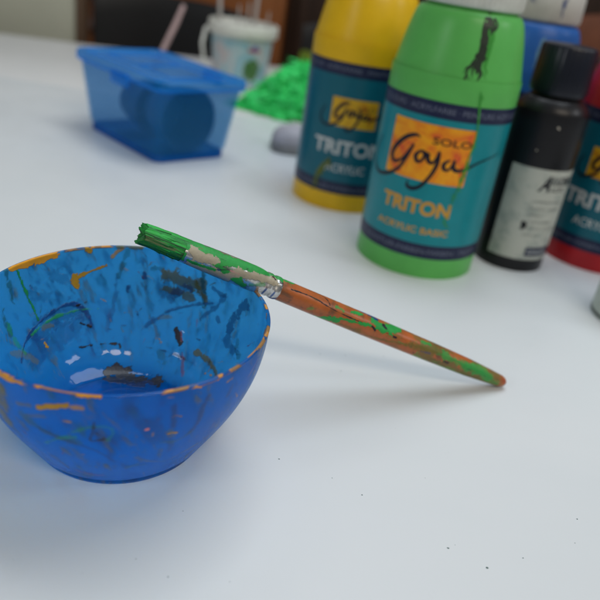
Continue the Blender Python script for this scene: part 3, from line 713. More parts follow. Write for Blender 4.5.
def wrap_patch(mb, th0, th1, z0, z1, rad, thick=.012, n=30, tilt=0., rag=0.):
    V = []; F = []
    nz = 6
    for r_ in (rad, rad - thick):
        for j in range(nz + 1):
            for i in range(n + 1):
                u = i / n; w = j / nz
                z = z0 + (z1 - z0) * w + tilt * u
                if rag: z += rag * math.sin(i * 2.3 + j) * (1 if j in (0, nz) else 0)
                th = math.radians(th0 + (th1 - th0) * u); V.append((r_ * math.cos(th), r_ * math.sin(th), z))
    N = (n + 1) * (nz + 1)
    for j in range(nz):
        for i in range(n):
            a = j * (n + 1) + i; F.append([a, a + 1, a + n + 2, a + n + 1]); F.append([N + a, N + a + n + 1, N + a + n + 2, N + a + 1])
    for i in range(n):
        a = i; F.append([a, a + N, a + 1 + N, a + 1]); a = nz * (n + 1) + i; F.append([a, a + 1, a + 1 + N, a + N])
    for j in range(nz):
        a = j * (n + 1); F.append([a, a + n + 1, a + n + 1 + N, a + N]); a += n; F.append([a, a + N, a + n + 1 + N, a + n + 1])
    mb.add(V, F)

BP = [(3.7, .0), (3.95, .02), (4.14, .12), (4.22, .3), (4.25, .55), (4.25, 12.3), (4.22, 12.8), (4.13, 13.4), (3.98, 14.2), (3.76, 15.3), (3.5, 16.3), (3.3, 16.75), (3.08, 16.95), (2.9, 17.0), (2.86, 17.6), (2.86, 18.2)]
def rb(z): return float(np.interp(z, [q[1] for q in BP], [q[0] for q in BP]))
def smoothprof(P, n=6):
    return [(max(q[0], .0), q[1]) for q in catmull([(a, b) for a, b in P], n)]
M['white_cap'] = simple('white_cap_plastic', (.58, .60, .55), .4)
M['grey_cap'] = simple('grey_cap_plastic', (.50, .50, .46), .4)
M['navy'] = simple('navy_band', (.012, .017, .055), .35)
M['turq'] = simple('turquoise_label', (.004, .23, .27), .30, .05)
M['teal'] = simple('dark_teal_label', (.004, .115, .165), .33, .05)
M['gold'] = simple('gold_print', (.60, .30, .03), .4)
M['whiteprint'] = simple('white_print', (.52, .55, .55), .4)
M['greyprint'] = simple('grey_print', (.13, .15, .22), .4)
M['inkprint'] = simple('ink_print', (.006, .006, .016), .35)
M['brownprint'] = simple('brown_print', (.05, .02, .01), .4)
def m_logo(name, a, b, c):
    t = NT(name); v = t.coord(); n = t.noise(v, .55, 5, .6, 1.5)
    return t.done(t.pr(t.ramp(n, [(.30, c), (.45, a), (.62, b), (.75, a)]), .4))
M['logo'] = m_logo('orange_marbled_print', (.80, .24, .008), (.88, .38, .01), (.66, .05, .03))
M['logo2'] = m_logo('ochre_marbled_print', (.62, .33, .012), (.70, .42, .02), (.50, .16, .01))
GOYA = [
 [(-116.1, 9.40, .03), (-121, 9.47, .12), (-130, 9.13, .17), (-138.7, 8.36, .18), (-140.5, 7.75, .16), (-136.2, 7.45, .13), (-129.2, 7.75, .10), (-123.4, 8.42, .12), (-121.0, 8.83, .10), (-125.5, 7.85, .12), (-131.4, 7.05, .13), (-141.7, 6.5, .14), (-155, 6.3, .12), (-166, 6.75, .10), (-167, 7.7, .08), (-160, 8.7, .04)],
 [(-113.5, 8.61, .08), (-116.9, 8.22, .15), (-114.8, 7.87, .13), (-110.7, 8.01, .10), (-109.3, 8.43, .13), (-113.0, 8.61, .08), (-106.0, 8.50, .05)],
 [(-106.2, 8.54, .10), (-105.7, 8.1, .15), (-101.4, 7.97, .11), (-98.8, 8.4, .08), (-97.7, 8.72, .10), (-97.4, 7.97, .14), (-100.8, 7.12, .13), (-107.3, 6.34, .13), (-113.8, 6.07, .15), (-119.0, 6.17, .12), (-119.2, 6.50, .04)],
 [(-87.5, 8.36, .06), (-91.6, 8.05, .14), (-90.9, 7.73, .13), (-87.0, 7.71, .09), (-84.1, 8.13, .09), (-83.5, 8.33, .11), (-83.2, 7.88, .15), (-79.0, 7.72, .14), (-71.3, 7.9, .10), (-58.7, 8.39, .07), (-33.4, 8.95, .02)]]
def add_goya(mb, f):
    for st in GOYA: wrap_ribbon(mb, [(lambda a, z, w: (a, z, w * 1.8))(*f(*p)) for p in st], lambda z: 4.25, .052)

def triton(loc, label, plastic, lab, design, rot, capmat, sc=1., group='round paint bottles', uniq=None):
    b = thing('paint_bottle', label, 'bottle', loc, group)
    b.scale = (sc, sc, sc)
    MB().lathe(smoothprof(BP, 4), 96).build('body', plastic, b, sharp=60)
    # ribbed screw cap
    n = 240; V = []; F = []; pr = [(2.6, 17.15), (3.0, 17.12), (3.1, 17.2), (3.14, 17.4), (3.08, 19.2), (2.95, 19.45), (2.6, 19.55), (.01, 19.55)]
    for k, (r_, z) in enumerate(pr):
        for i in range(n):
            a = 2 * math.pi * i / n; q = r_ + (.035 * (1 if (i // 2) % 2 else 0) if 3 <= k <= 4 else 0); V.append((q * math.cos(a), q * math.sin(a), z))
    for k in range(len(pr) - 1):
        for i in range(n): F.append([k * n + i, k * n + (i + 1) % n, (k + 1) * n + (i + 1) % n, (k + 1) * n + i])
    mb = MB(); mb.add(V, F); mb.build('cap', capmat, b)
    z0, z1, zb1, zb0 = 1.45, 11.75, 10.75, 2.45
    L = MB().lathe([(4.24, zb0), (4.268, zb0), (4.268, zb1), (4.24, zb1)], 128, closed=True).build('label', lab, b)
    mb = MB(); mb.lathe([(4.24, zb1 + .004), (4.272, zb1 + .004), (4.272, z1), (4.24, z1)], 128, closed=True); mb.build('label_band', M['navy'], L); mb = MB(); mb.lathe([(4.24, z0), (4.272, z0), (4.272, zb0 - .004), (4.24, zb0 - .004)], 128, closed=True)
    mb.build('label_band', M['navy'], L)
    tx = MB()
    if design == 'A':
        mb = MB(); wrap_patch(mb, -145 + rot, -70 + rot, 6.68, 10.32, 4.282, .01); mb.build('logo_panel', M['logo'], L)
        wrap_text(tx, 'SOLO', -105.2 + rot, -71.5 + rot, 9.17, .46, 4.30, .016)
        tx.build('lettering', M['brownprint'], L, smooth=False); tx = MB()
        wrap_text(tx, 'TRITON', -140.4 + rot, -75.7 + rot, 4.5, .94, 4.285, .036)
        wrap_text(tx, 'ACRYLIC BASIC', -141.8 + rot, -72.8 + rot, 3.18, .44, 4.285, .018)
        tx.build('lettering', M['gold'], L, smooth=False); tx = MB()
        wrap_text(tx, 'COLOURS · ACRYLFARBE · PEINTURE ACRYLIQUE', -168 + rot, -18 + rot, 11.1, .34, 4.288, .005)
        wrap_text(tx, 'SOLO · KÜNSTLER-FARBEN-FARBEN · TRITON', -178 + rot, -30 + rot, 1.8, .34, 4.288, .005)
        tx.build('lettering', M['greyprint'], L, smooth=False)
        mb = MB(); add_goya(mb, lambda a, z, w: (a + rot, z, w)); mb.build('script_lettering', M['inkprint'], L)
    elif design == 'B':
        c = -92 + rot; zo = 0
        mb = MB(); wrap_patch(mb, c - 25, c + 25, 6.95, 9.15, 4.282, .01); mb.build('logo_panel', M['logo2'], L)
        wrap_text(tx, 'TRITON', c - 40, c + 40, 4.75, 1.12, 4.285, .034)
        wrap_text(tx, 'ACRYLIC', c - 22, c + 22, 3.3, .66, 4.285, .012)
        tx.build('lettering', M['whiteprint'], L, smooth=False); tx = MB()
        wrap_text(tx, 'COLOURS · ACRYLFARBE · PEINTURE ACRYLIQUE', c - 75, c + 75, 11.1, .34, 4.288, .005)
        wrap_text(tx, 'SOLO · KÜNSTLER-FARBEN-FARBEN · TRITON', c - 75, c + 75, 1.8, .34, 4.288, .005)
        tx.build('lettering', M['greyprint'], L, smooth=False); tx = MB()
        wrap_text(tx, 'SOLO', c + 2, c + 22, 8.35, .3, 4.30, 0.); tx.build('lettering', M['brownprint'], L, smooth=False)
        mb = MB(); add_goya(mb, lambda a, z, w: (c + (a + 108) * .62, 8.05 + (z - 8.2) * .62, w * .85)); mb.build('script_lettering', M['inkprint'], L)
    return b, L
def blot(mb, pts, rfun, off, seed, k=26):
    """ragged run of dried paint: a main ribbon with side runs"""
    rnd = random.Random(seed); wrap_ribbon(mb, [(a, z, w) for a, z, w in pts], rfun, off, 10)
    for _ in range(k):
        i = rnd.randrange(len(pts)); a, z, w = pts[i]
        a += rnd.uniform(-1, 1) * w * 9; z += rnd.uniform(-.4, .4); l = rnd.uniform(.25, 1.0)
        wrap_ribbon(mb, [(a, z, .02), (a + rnd.uniform(-3, 3), z - l / 2, rnd.uniform(.05, w * .5 + .05)), (a + rnd.uniform(-4, 4), z - l, .015)], rfun, off + rnd.uniform(.001, .012), 5)

GX, GY = 7.78, 46.94; YX, YY = 2.01, 57.98
def m_bottle(name, col, **kw):
    t = NT(name); v = t.coord()
    c = t.ramp(t.noise(v, .5, 5), [(.3, [k * .93 for k in col]), (.7, [k * 1.06 for k in col])])
    return t.done(t.pr(c, .34, t.bump(t.noise(v, .9, 4), .08, .001), Subsurface_Weight=.15, Subsurface_Radius=(.004, .004, .004), **kw))
gb, gl = triton((GX, GY, 0), 'light green paint bottle with turquoise label and black smear under its white cap', m_bottle('green_bottle_plastic', (.11, .46, .10)), M['turq'], 'A', 0, M['white_cap'])
mb = MB(); blot(mb, [(-78.5, 16.75, .62), (-81, 16.2, .52), (-81.5, 15.5, .40), (-81, 14.9, .50), (-83, 14.4, .34), (-88, 14.1, .2), (-91, 13.8, .05)], rb, .02, 3, 34)
wrap_ribbon(mb, [(-82, 14.7, .3), (-81, 14.3, .2), (-80, 14.1, .05)], rb, .024)
mb.build('paint_smear', simple('dried_black_paint', (.022, .035, .022), .4), gb)
mb = MB(); blot(mb, [(-75.5, 12.6, .05), (-74.9, 12.2, .12), (-70.5, 10.41, .10), (-70, 9.4, .14), (-72.5, 8.3, .10), (-72.5, 7.6, .16), (-75.3, 6.13, .05), (-77, 5.1, .04)], lambda z: 4.25, .062, 5, 14)
blot(mb, [(-74, 17.0, .25), (-75.5, 16, .45), (-76, 15, .40), (-76.5, 14, .12)], rb, .014, 8, 8)
mb.build('paint_smear', simple('dried_green_paint', (.04, .30, .035), .5), gb)
yb, yl = triton((YX, YY, 0), 'yellow paint bottle with dark teal label, behind and left of the green one', m_bottle('yellow_bottle_plastic', (.78, .47, .008)), M['teal'], 'B', 0, M['white_cap'])
mb = MB(); blot(mb, [(-110, 4.3, .08), (-116, 3.6, .35), (-121, 2.9, .40), (-124, 2.2, .12)], lambda z: 4.25, .05, 9, 18); mb.build('paint_smear', simple('dried_olive_paint', (.10, .13, .02), .5), yb)
rd_, rl = triton((23.05, 53.27, 0), 'red paint bottle with dark teal label at the right edge behind the black bottle', m_bottle('red_bottle_plastic', (.46, .014, .02)), M['teal'], 'B', -27, M['white_cap'])
bb_, bl = triton((15.75, 60.6, 0), 'blue paint bottle with pale cap standing behind the green and black bottles', m_bottle('blue_bottle_plastic', (.02, .12, .42)), M['teal'], 'none', 0, M['grey_cap'], .965)
mb = MB(); blot(mb, [(-95, 15.9, .3), (-93, 15.3, .6), (-96, 14.6, .4), (-97, 14.1, .1)], rb, .02, 12, 10); mb.build('paint_smear', simple('pale_blue_smear', (.12, .26, .40), .5), bb_)
mb = MB(); blot(mb, [(-78, 18.9, .22), (-77, 18.5, .3), (-77, 18.2, .05)], lambda z: 3.12, .03, 15, 4); blot(mb, [(-125, 19.3, .2), (-122, 19.0, .25), (-120, 18.9, .05)], lambda z: 3.1, .04, 16, 4); mb.build('paint_smear', simple('blue_dab', (.05, .09, .25), .5), bb_)

# black bottle
KX, KY, KR = 15.32, 49.40, 2.62
kb = thing('paint_bottle', 'slim matt black paint bottle with dark cap and white label, between green and red', 'bottle', (KX, KY, 0))
KP = [(2.2, 0), (2.48, .05), (2.6, .2), (2.62, .5), (2.62, 10.6), (2.58, 11.1), (2.42, 11.65), (2.1, 12.1), (1.85, 12.3), (1.7, 12.4), (1.66, 12.7)]
MB().lathe(smoothprof(KP, 4), 80).build('body', simple('black_bottle_plastic', (.009, .009, .011), .33), kb, sharp=60)
KC = []
n = 160; V = []; F = []; pr = [(1.6, 12.55), (1.9, 12.55), (1.94, 12.7), (1.95, 12.9), (1.85, 15.5), (1.78, 15.65), (1.5, 15.72), (.01, 15.72)]
for k, (r_, z) in enumerate(pr):
    for i in range(n):
        a = 2 * math.pi * i / n; q = r_ + (.03 * ((i // 2) % 2) if 3 <= k <= 4 else 0); V.append((q * math.cos(a), q * math.sin(a), z))
for k in range(len(pr) - 1):
    for i in range(n): F.append([k * n + i, k * n + (i + 1) % n, (k + 1) * n + (i + 1) % n, (k + 1) * n + i])
mb = MB(); mb.add(V, F); mb.build('cap', simple('navy_black_cap', (.008, .010, .018), .3), kb)
t = NT('grey_paper_label'); v = t.coord()
c = t.mixc(t.ramp(t.noise(v, .9, 6, .7, .4), [(.50, (0, 0, 0)), (.72, (1, 1, 1))]), (.47, .49, .44), (.24, .29, .27))
M['paper'] = t.done(t.pr(c, .5))
mb = MB(); wrap_patch(mb, -141, -20, .98, 7.75, KR + .018, .016, 40); kl = mb.build('label', M['paper'], kb)
M['greytext'] = simple('grey_text', (.20, .21, .20), .5); tx = MB()
wrap_text(tx, 'A', -92, -74, 6.25, 1.12, KR + .034, .03, skew=.35); wrap_text(tx, 'KADEMIE', -73, -30, 6.72, .62, KR + .034, .012)
wrap_text(tx, 'ACRYL', -72, -42, 6.22, .36, KR + .034, .0)
tx.build('lettering', M['inkprint'], kl, smooth=False); tx = MB()
for k, s in enumerate(['LAMPENSCHWARZ', 'BLACK · NOIR', 'NEGRO', 'ACRYLFARBE', 'ACRYLIC COLOUR', '250 ml']):
    wrap_text(tx, s, -95, -95 + 4.2 * len(s), 5.35 - .5 * k, .2, KR + .034, 0.)
tx.build('lettering', M['greytext'], kl, smooth=False)
mb = MB(); wrap_patch(mb, -82, -28, 1.28, 1.98, KR + .032, .01); nl = mb.build('logo_panel', M['navy'], kl)
tx = MB(); wrap_text(tx, 'Schmincke', -79, -40, 1.48, .38, KR + .045, .008, skew=.2); tx.build('lettering', M['whiteprint'], kl, smooth=False)
mb = MB(); blot(mb, [(-99.5, 3.95, .05), (-98.5, 3.75, .28), (-96.5, 3.5, .30), (-95, 3.35, .05)], lambda z: KR, .03, 21, 3)
mb.build('paint_smear', simple('black_dab', (.01, .012, .015), .5), kb)
mb = MB(); blot(mb, [(-92, 10.7, .05), (-90, 10.65, .14), (-88, 10.55, .05)], lambda z: 2.62, .02, 22, 0); blot(mb, [(-112, 9.0, .03), (-111, 8.95, .09), (-110, 8.9, .03)], lambda z: 2.62, .02, 23, 0)
mb.build('paint_smear', simple('white_dab', (.45, .42, .36), .5), kb)

# white jar at the right edge
jr = thing('jar', 'white jar with grey base ring at the right edge, in front of the red bottle', 'jar', (22.4, 41.5, 0))
MB().lathe([(2.5, 0), (2.78, .05), (2.86, .2), (2.86, .34)], 64).build('base_ring', simple('dark_grey_plastic', (.07, .075, .07), .45), jr)
MB().lathe(smoothprof([(2.80, .345), (2.84, .4), (2.84, 5.0), (2.84, 5.6), (2.7, 5.9), (2.4, 6.0)], 3), 64).build('body', simple('jar_plastic', (.46, .50, .44), .35), jr)
MB().lathe([(2.3, 6.01), (2.62, 6.02), (2.65, 6.1), (2.65, 7.2), (2.5, 7.35), (.01, 7.35)], 64).build('lid', M['white_cap'], jr)

# ------------------------------------------------------------------ blue lidded box
bx = thing('storage_box', 'translucent blue lidded plastic box at the back left of the table', 'box', (-16.633, 65.741, 0), None, R(-43.39))
def rrect(a, b, r_, z, n=7):
    P = []
    for cx, cy, a0 in ((a - r_, b - r_, 0), (-a + r_, b - r_, 90), (-a + r_, -b + r_, 180), (a - r_, -b + r_, 270)):
        for k in range(n + 1):
            t_ = math.radians(a0 + 90 * k / n); P.append((cx + r_ * math.cos(t_), cy + r_ * math.sin(t_), z))
    return P
def loft(rings, close=True, cap0=False, cap1=False):
    n = len(rings[0]); V = [p for r_ in rings for p in r_]; F = []
    m = len(rings)
    for j in range(m if close else m - 1):
        for i in range(n): F.append([j * n + i, j * n + (i + 1) % n, ((j + 1) % m) * n + (i + 1) % n, ((j + 1) % m) * n + i])
    if cap0: F.append(list(range(n))[::-1])
    if cap1: F.append([(m - 1) * n + i for i in range(n)])
    return V, F
def m_trans(name, col, a, rough=.12):
    t = NT(name); v = t.coord()
    tr = t.n('BsdfTransparent'); tr.inputs['Color'].default_value = tuple(col[1]) + (1,)
    dl = t.n('BsdfTranslucent'); dl.inputs['Color'].default_value = tuple(col[0]) + (1,)
    p = t.pr(col[0], rough, t.bump(t.noise(v, 1.2, 4), .1, .0006))
    return t.done(t.mixs(a, t.mixs(.35, p, dl.outputs[0]), tr.outputs[0]))
ma = m_trans('blue_clear_plastic', ((.04, .32, .68), (.76, .88, .96)), .76)
A_x, B_y, BH = 7.716, 4.829, 7.528; s0 = .80
rings = [rrect(A_x * s0 - .3, B_y * s0 - .3, .8, .02), rrect(A_x * s0, B_y * s0, .9, .25), rrect(A_x * s0, B_y * s0, .9, .8), rrect(A_x * (s0 + .03), B_y * (s0 + .035), .9, .9),
         rrect(A_x * .955, B_y * .945, .9, BH - .9), rrect(A_x * .955 - .14, B_y * .945 - .14, .8, BH - .9), rrect(A_x * (s0 + .03) - .16, B_y * (s0 + .035) - .16, .8, 1.0), rrect(A_x * s0 - .35, B_y * s0 - .35, .7, .25)]
V, F = loft(rings, False, True, True); mb = MB(); mb.add(V, F); mb.build('tub', ma, bx, sharp=50)
rings = [rrect(A_x * s0 - .1, B_y * s0 - .1, .8, .0), rrect(A_x * s0 + .05, B_y * s0 + .05, .9, .1), rrect(A_x * s0 + .05, B_y * s0 + .05, .9, .62), rrect(A_x * s0 + .004, B_y * s0 + .004, .9, .66)]
V, F = loft(rings, False); mb = MB(); mb.add(V, F); mb.build('foot_rim', m_trans('blue_foot_plastic', ((.01, .16, .50), (.3, .55, .9)), .3), bx, sharp=50)
ml = m_trans('blue_lid_plastic', ((.015, .32, .85), (.58, .80, .97)), .55)
rings = [rrect(A_x - .35, B_y - .35, .8, BH - .75), rrect(A_x, B_y, 1.0, BH - .95), rrect(A_x + .08, B_y + .08, 1.0, BH - .55), rrect(A_x, B_y, 1.0, BH - .12), rrect(A_x - .12, B_y - .12, .95, BH), rrect(A_x - .6, B_y - .6, .8, BH), rrect(A_x - .75, B_y - .75, .8, BH - .22)]
V, F = loft(rings, False, False, True); mb = MB(); mb.add(V, F)
ld = mb.build('lid', ml, bx, sharp=40)
# embossed squares of the lid and the two latches
for px_, py_, sx, sy in ((-2.9, 0, 2.9, 5.2), (2.9, 0, 2.9, 5.2)):
    mb = MB()
    r_ = [rrect(sx, sy / 2, .5, BH - .215), rrect(sx - .06, sy / 2 - .06, .5, BH - .12), rrect(sx - .3, sy / 2 - .3, .4, BH - .12), rrect(sx - .36, sy / 2 - .36, .4, BH - .205)]
    V, F = loft(r_, False, False, False); mb.add([(x + px_, y + py_, z) for x, y, z in V], F)
    mb.build('raised_rim', ml, ld)
for sgn_ in (1, -1):
    mb = MB(); mb.add(*boxv((3.4 * 0 + 1.6, sgn_ * -(B_y + .22), BH - 1.0), (3.0, .3, 1.15))); mb.build('latch', ml, ld, bevel=.12)
# things inside: two dark blue bowls lying on their sides
mc = simple('dark_blue_tub', (.05, .10, .19), .4)
for k, (x, y, z, r_, L_, lab) in enumerate([(1.0, 0, 3.55, 2.95, 4.4, 'dark blue cup lying on its side in the right end of the blue box'), (-4.6, .2, 3.2, 2.6, 4.4, 'dark blue cup lying on its side in the left end of the blue box')]):
    ca, sa = math.cos(R(-43.39)), math.sin(R(-43.39))
    mb = MB(); mb.lathe([(.01, 0), (r_ * .6, 0), (r_ * .7, .15), (r_ * .9, L_ * .5), (r_, L_), (r_ - .14, L_), (r_ * .9 - .14, L_ * .5), (r_ * .62, .25), (.01, .22)], 48)
    o = mb.build('cup', mc); o.location = Vector((-16.633 + ca * x - sa * y, 65.741 + sa * x + ca * y, z)) * U; o.rotation_euler = (0, R(90), R(-43.39)); tag(o, lab, 'cup', 'cups inside the blue box')

# ------------------------------------------------------------------ bucket
bk_ = thing('bucket', 'white plastic bucket with pale blue label and brush handles sticking out', 'bucket', (-14.2, 103, -.05), None)
bk_.scale = (.84, .84, .90)
MB().lathe([(4.2, 0), (4.5, .1), (5.35, 8.6), (5.22, 8.6), (4.4, .3), (.01, .3)], 72).build('body', simple('bucket_white', (.55, .58, .56), .35), bk_)
MB().lathe([(5.4, 8.0), (5.85, 8.0), (5.95, 8.3), (5.95, 9.6), (5.8, 9.85), (5.5, 9.85), (5.45, 9.5), (5.4, 9.4)], 72, closed=True).build('rim', simple('bucket_rim_white', (.62, .62, .56), .35), bk_)
t = NT('bucket_label'); v = t.coord()
w_ = t.noise(v, .22, 3, .5, 1.0); c = t.ramp(w_, [(.38, (.50, .46, .46)), (.48, (.40, .52, .55)), (.60, (.22, .42, .50)), (.7, (.38, .54, .58))])
mb = MB(); V = []; F = []; n = 50
for j in range(9):
    for i in range(n + 1):
        z = .8 + 6.7 * j / 8; th = R(-178 + 165 * i / n); r_ = 4.5 + .85 * (z - .1) / 8.5 + .03; V.append((r_ * math.cos(th), r_ * math.sin(th), z))
for j in range(8):
    for i in range(n): F.append([j * (n + 1) + i, j * (n + 1) + i + 1, (j + 1) * (n + 1) + i + 1, (j + 1) * (n + 1) + i])
mb.add(V, F); lb = mb.build('label', t.done(t.pr(c, .4)), bk_)
def cone_patch(name, mat, th0, th1, z0, z1, par, off, wav=0, seed=1):
    rnd = random.Random(seed); V = []; F = []; n = 28; tc, zc = (th0 + th1) / 2, (z0 + z1) / 2
    qs = [1 + wav * rnd.uniform(-1, 1) for _ in range(n)]; W = []; R_ = 8
    for j in range(R_ + 1):
        for k in range(n):
            a = 2 * math.pi * k / n; q = qs[k] * max(j / R_, .02); th = tc + (th1 - th0) / 2 * math.cos(a) * q; z = zc + (z1 - z0) / 2 * math.sin(a) * q
            r_ = 4.5 + .85 * (z - .1) / 8.5 + off; W.append((r_ * math.cos(R(th)), r_ * math.sin(R(th)), z))
    F = [[j * n + k, j * n + (k + 1) % n, (j + 1) * n + (k + 1) % n, (j + 1) * n + k] for j in range(R_) for k in range(n)]
    mb = MB(); mb.add(W, F); return mb.build(name, mat, par)
def m_leaf():
    t = NT('leaf_print'); v = t.coord(); n = t.noise(v, 1.3, 5, .65, .7)
    return t.done(t.pr(t.ramp(n, [(.35, (.02, .09, .03)), (.5, (.07, .20, .04)), (.62, (.14, .18, .15))]), .45))
cone_patch('printed_picture', m_leaf(), -76, -40, 1.6, 5.0, lb, .06, .12)
cone_patch('printed_emblem', simple('red_print', (.42, .10, .10), .4), -70, -44, 5.9, 6.6, lb, .05, .3, 3)
cone_patch('printed_emblem', simple('blue_print', (.06, .12, .40), .4), -62, -50, 6.3, 7.0, lb, .065, .2, 4)
MB().tube([(-5.6, -.6, 8.8), (-6.1, -1.8, 8.2), (-6.3, -3.0, 6.2), (-5.9, -3.4, 4.2), (-5.3, -3.2, 2.8)], .30, 10).build('handle', simple('handle_white', (.58, .58, .54), .35), bk_)
hm = simple('pale_handles', (.40, .38, .35), .45)
for k, (x, y, dx, dy, r_, l) in enumerate([(-3.6, .5, -1.2, .8, .55, 8.6), (-1.2, 2, -.3, 1, .3, 2.0), (1.2, .5, .6, 1, .5, 9.5), (.3, -2, .5, 0, .3, 3.6), (3.4, 1, .6, .4, .26, 1.5)]):
    o = MB().tube([(0, 0, 0), (dx * .5, dy * .5, 6), (dx, dy, 9.5 + l * .5)], [r_ * .55, r_ * .65, r_ * .4], 10).build('brush_handle', hm, None, loc=(-14.2 + x * .8, 103 + y * .8, .3))
    tag(o, ['pale thick brush handle leftmost in the white bucket', 'pale thin brush handle second from the left in the white bucket', 'tall pale brush handle in the middle of the white bucket', 'short pale brush handle at the front of the white bucket', 'thin pale brush handle rightmost in the white bucket'][k], 'brush handle', 'brush handles in the bucket')
# small pale thing by the bucket foot
mb = MB(); mb.tube([(0, 0, .7), (1.2, .3, .75), (2.6, .8, .7), (3.2, 1.0, .5)], [.15, .9, .85, .4], 14); o = mb.build('paint_tube', simple('pale_tube', (.42, .46, .48), .4, .3, .8), None, loc=(-11.6, 97.0, 0)); tag(o, 'small pale paint tube lying at the foot of the white bucket', 'paint tube')

# pink stick
o = MB().tube([(0, 0, 0), (2.4, 3, 6.8), (3.1, 4, 9.2)], [.42, .42, .34], 12).build('stick', simple('pink_grey_stick', (.42, .30, .29), .5), None, loc=(-27.2, 104, 0.1)); tag(o, 'thin pink grey stick slanting up behind the blue box', 'stick')

# ------------------------------------------------------------------ green crumpled pile
def pile():
    n, m = 150, 70; V = []; F = []
    for j in range(m + 1):
        for i in range(n):
            a = 2 * math.pi * i / n; w = j / m
            V.append((math.cos(a), math.sin(a), w))
    V = np.array(V); a = np.arctan2(V[:, 1], V[:, 0]); w = V[:, 2]
    r_ = np.cos(w * np.pi / 2) ** .8
    rad = 1 + .16 * (fbm(np.stack([np.cos(a) * 2, np.sin(a) * 2, w * 2], 1), 1.2, 3) - .5) * 2
    P = np.stack([V[:, 0] * r_ * rad * 7.2 + w * 8.0, V[:, 1] * r_ * rad * 5.6, np.sin(w * np.pi / 2) ** 1.3 * 7.4], 1)
    nz = fbm(P, .8, 17, 5) - .5; rg = 1 - np.abs(2 * fbm(P, 1.3, 27, 4) - 1)
    nrm = P - np.array([1.5, 0, 1.0]); nrm /= np.linalg.norm(nrm, axis=1)[:, None] + 1e-6
    P = P + nrm * (1.9 * nz + 1.8 * (rg - .8))[:, None] * np.clip(1.2 - w * .2, 0, 1)[:, None]; P[:, 2] = np.maximum(P[:, 2], .02)
    jj, ii = np.meshgrid(np.arange(m), np.arange(n), indexing='ij')
    F = np.stack([jj * n + ii, jj * n + (ii + 1) % n, (jj + 1) * n + (ii + 1) % n, (jj + 1) * n + ii], -1).reshape(-1, 4).tolist()
    V = P.tolist()
    # loose strips sticking out of the heap
    rnd = random.Random(9)
    for k in range(3200):
        p = P[rnd.randrange(int(len(P) * .9))]; d = Vector((rnd.uniform(-1, 1), rnd.uniform(-1, 1), rnd.uniform(-.2, .9))).normalized(); s_ = d.cross(Vector((rnd.uniform(-1, 1), rnd.uniform(-1, 1), rnd.uniform(-1, 1)))).normalized() * rnd.uniform(.03, .10)
        base = len(V); L = rnd.uniform(.5, 1.6); c_ = Vector((rnd.uniform(-.5, .5), rnd.uniform(-.5, .5), -.5))
        for q in range(5):
            u = q / 4; c = Vector(p) + d * L * u + c_ * u * u; c.z = max(c.z, .03); V.append(tuple(c + s_)); V.append(tuple(c - s_))
        for q in range(4): F.append([base + 2 * q, base + 2 * q + 1, base + 2 * q + 3, base + 2 * q + 2])
    return V, F
t = NT('green_netting'); v = t.coord(); n_ = t.noise(v, .9, 6, .7, .5)
gm = t.done(t.pr(t.ramp(n_, [(.3, (.01, .40, .06)), (.5, (.03, .66, .14)), (.7, (.12, .80, .28))]), .5, t.bump(t.noise(v, 3, 5), .5, .002)))
V, F = pile(); o = mesh_obj('crumpled_netting', V, F, gm, None, True, (-5.2, 90.5, 0)); tag(o, 'heap of bright green crumpled netting behind the yellow bottle', 'netting')
# yellow-green cloth peeking above the heap
V = []; F = []; n = 24
for j in range(n + 1):
    for i in range(n + 1):
        u, w = i / n * 2 - 1, j / n; V.append((u * 4.4, 2.2 * w + .8 * math.sin(u * 7 + w * 3), 7.2 * math.sin(w * 1.57) + .35 * math.sin(u * 11 + w * 5) - 1.0 * abs(u) ** 2))
V = [(x, y, max(z, .05)) for x, y, z in V]
for j in range(n):
    for i in range(n): a = j * (n + 1) + i; F.append([a, a + 1, a + n + 2, a + n + 1])
o = mesh_obj('cloth', V, F, simple('yellow_green_cloth', (.20, .25, .02), .7), None, True, (-1.2, 97.5, 0)); sm = o.modifiers.new('thickness', 'SOLIDIFY'); sm.thickness = .003
tag(o, 'yellow green crumpled cloth just above the green netting', 'cloth')

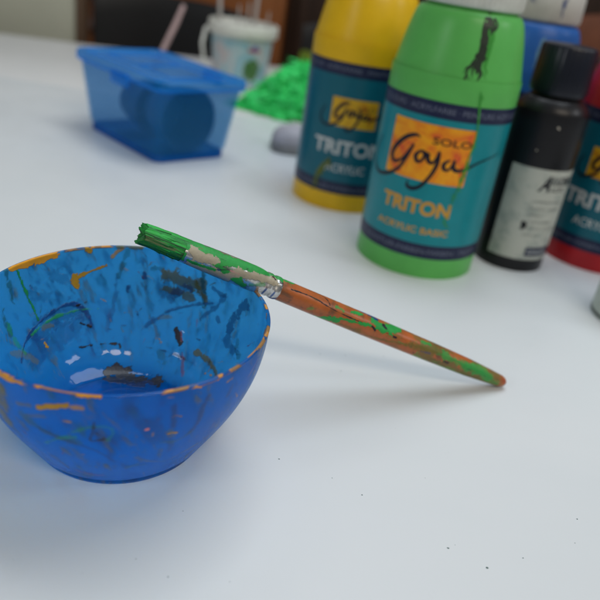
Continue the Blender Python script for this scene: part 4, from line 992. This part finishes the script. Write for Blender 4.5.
# grey rounded pad
o = thing('sponge', 'pale grey rounded pad with darker underside left of the yellow bottle', 'sponge', (-2.5, 71.3, 0), None, R(8))
rings = [rrect(3.05, 2.3, 1.4, .02), rrect(3.2, 2.45, 1.5, .15), rrect(3.2, 2.45, 1.5, .8), rrect(3.12, 2.38, 1.45, .9)]
V, F = loft(rings, False, True, True); mb = MB(); mb.add(V, F); mb.build('underside', simple('grey_felt', (.25, .25, .25), .7), o)
rings = [rrect(3.1, 2.36, 1.45, .91), rrect(3.16, 2.4, 1.5, 1.1), rrect(3.0, 2.3, 1.5, 1.6), rrect(2.6, 2.0, 1.4, 2.1), rrect(2.0, 1.5, 1.2, 2.4), rrect(1.0, .8, .6, 2.55)]
V, F = loft(rings, False, True, True); mb = MB(); mb.add(V, F); mb.build('top', simple('pale_grey_pad', (.42, .41, .45), .5), o, sharp=60)

# ------------------------------------------------------------------ light
W = bpy.data.worlds.new('World'); SC.world = W; W.use_nodes = True
bg = W.node_tree.nodes['Background']; bg.inputs[0].default_value = (.96, .98, 1.0, 1); bg.inputs[1].default_value = WORLD
def area(name, loc, tgt, w, h, power, col):
    l = bpy.data.lights.new(name, 'AREA'); l.shape = 'RECTANGLE'; l.size = w * U; l.size_y = h * U; l.energy = power; l.color = col
    o = bpy.data.objects.new(name, l); link(o); o.location = Vector(loc) * U
    o.rotation_euler = (Vector(tgt) - Vector(loc)).to_track_quat('-Z', 'Y').to_euler(); return o
for k in (-1, 0, 1):
    area('window_light', (105 + 58 * k, -150 + 8 * k, 215), (0, 30, 0), 36, 44, PA / 3, (1.0, .88, .73))
area('skylight', (16, 64, 112), (12, 56, 0), 90, 44, PB, (.84, .92, 1.0))
area('back_window', (30, 240, 200), (0, 35, 0), 190, 80, PE, (.93, .96, 1.0))
area('side_window', (190, 10, 130), (0, 25, 0), 52, 30, PC, (.95, .97, 1.0))
area('side_window', (-170, -110, 110), (0, 25, 0), 36, 40, PD, (.92, .96, 1.0))

SC.view_settings.view_transform = 'Standard'; SC.view_settings.look = 'None'; SC.view_settings.exposure = EXPO; SC.view_settings.gamma = 1
SC.render.engine = 'CYCLES'
SC.cycles.max_bounces = 8; SC.cycles.transparent_max_bounces = 12
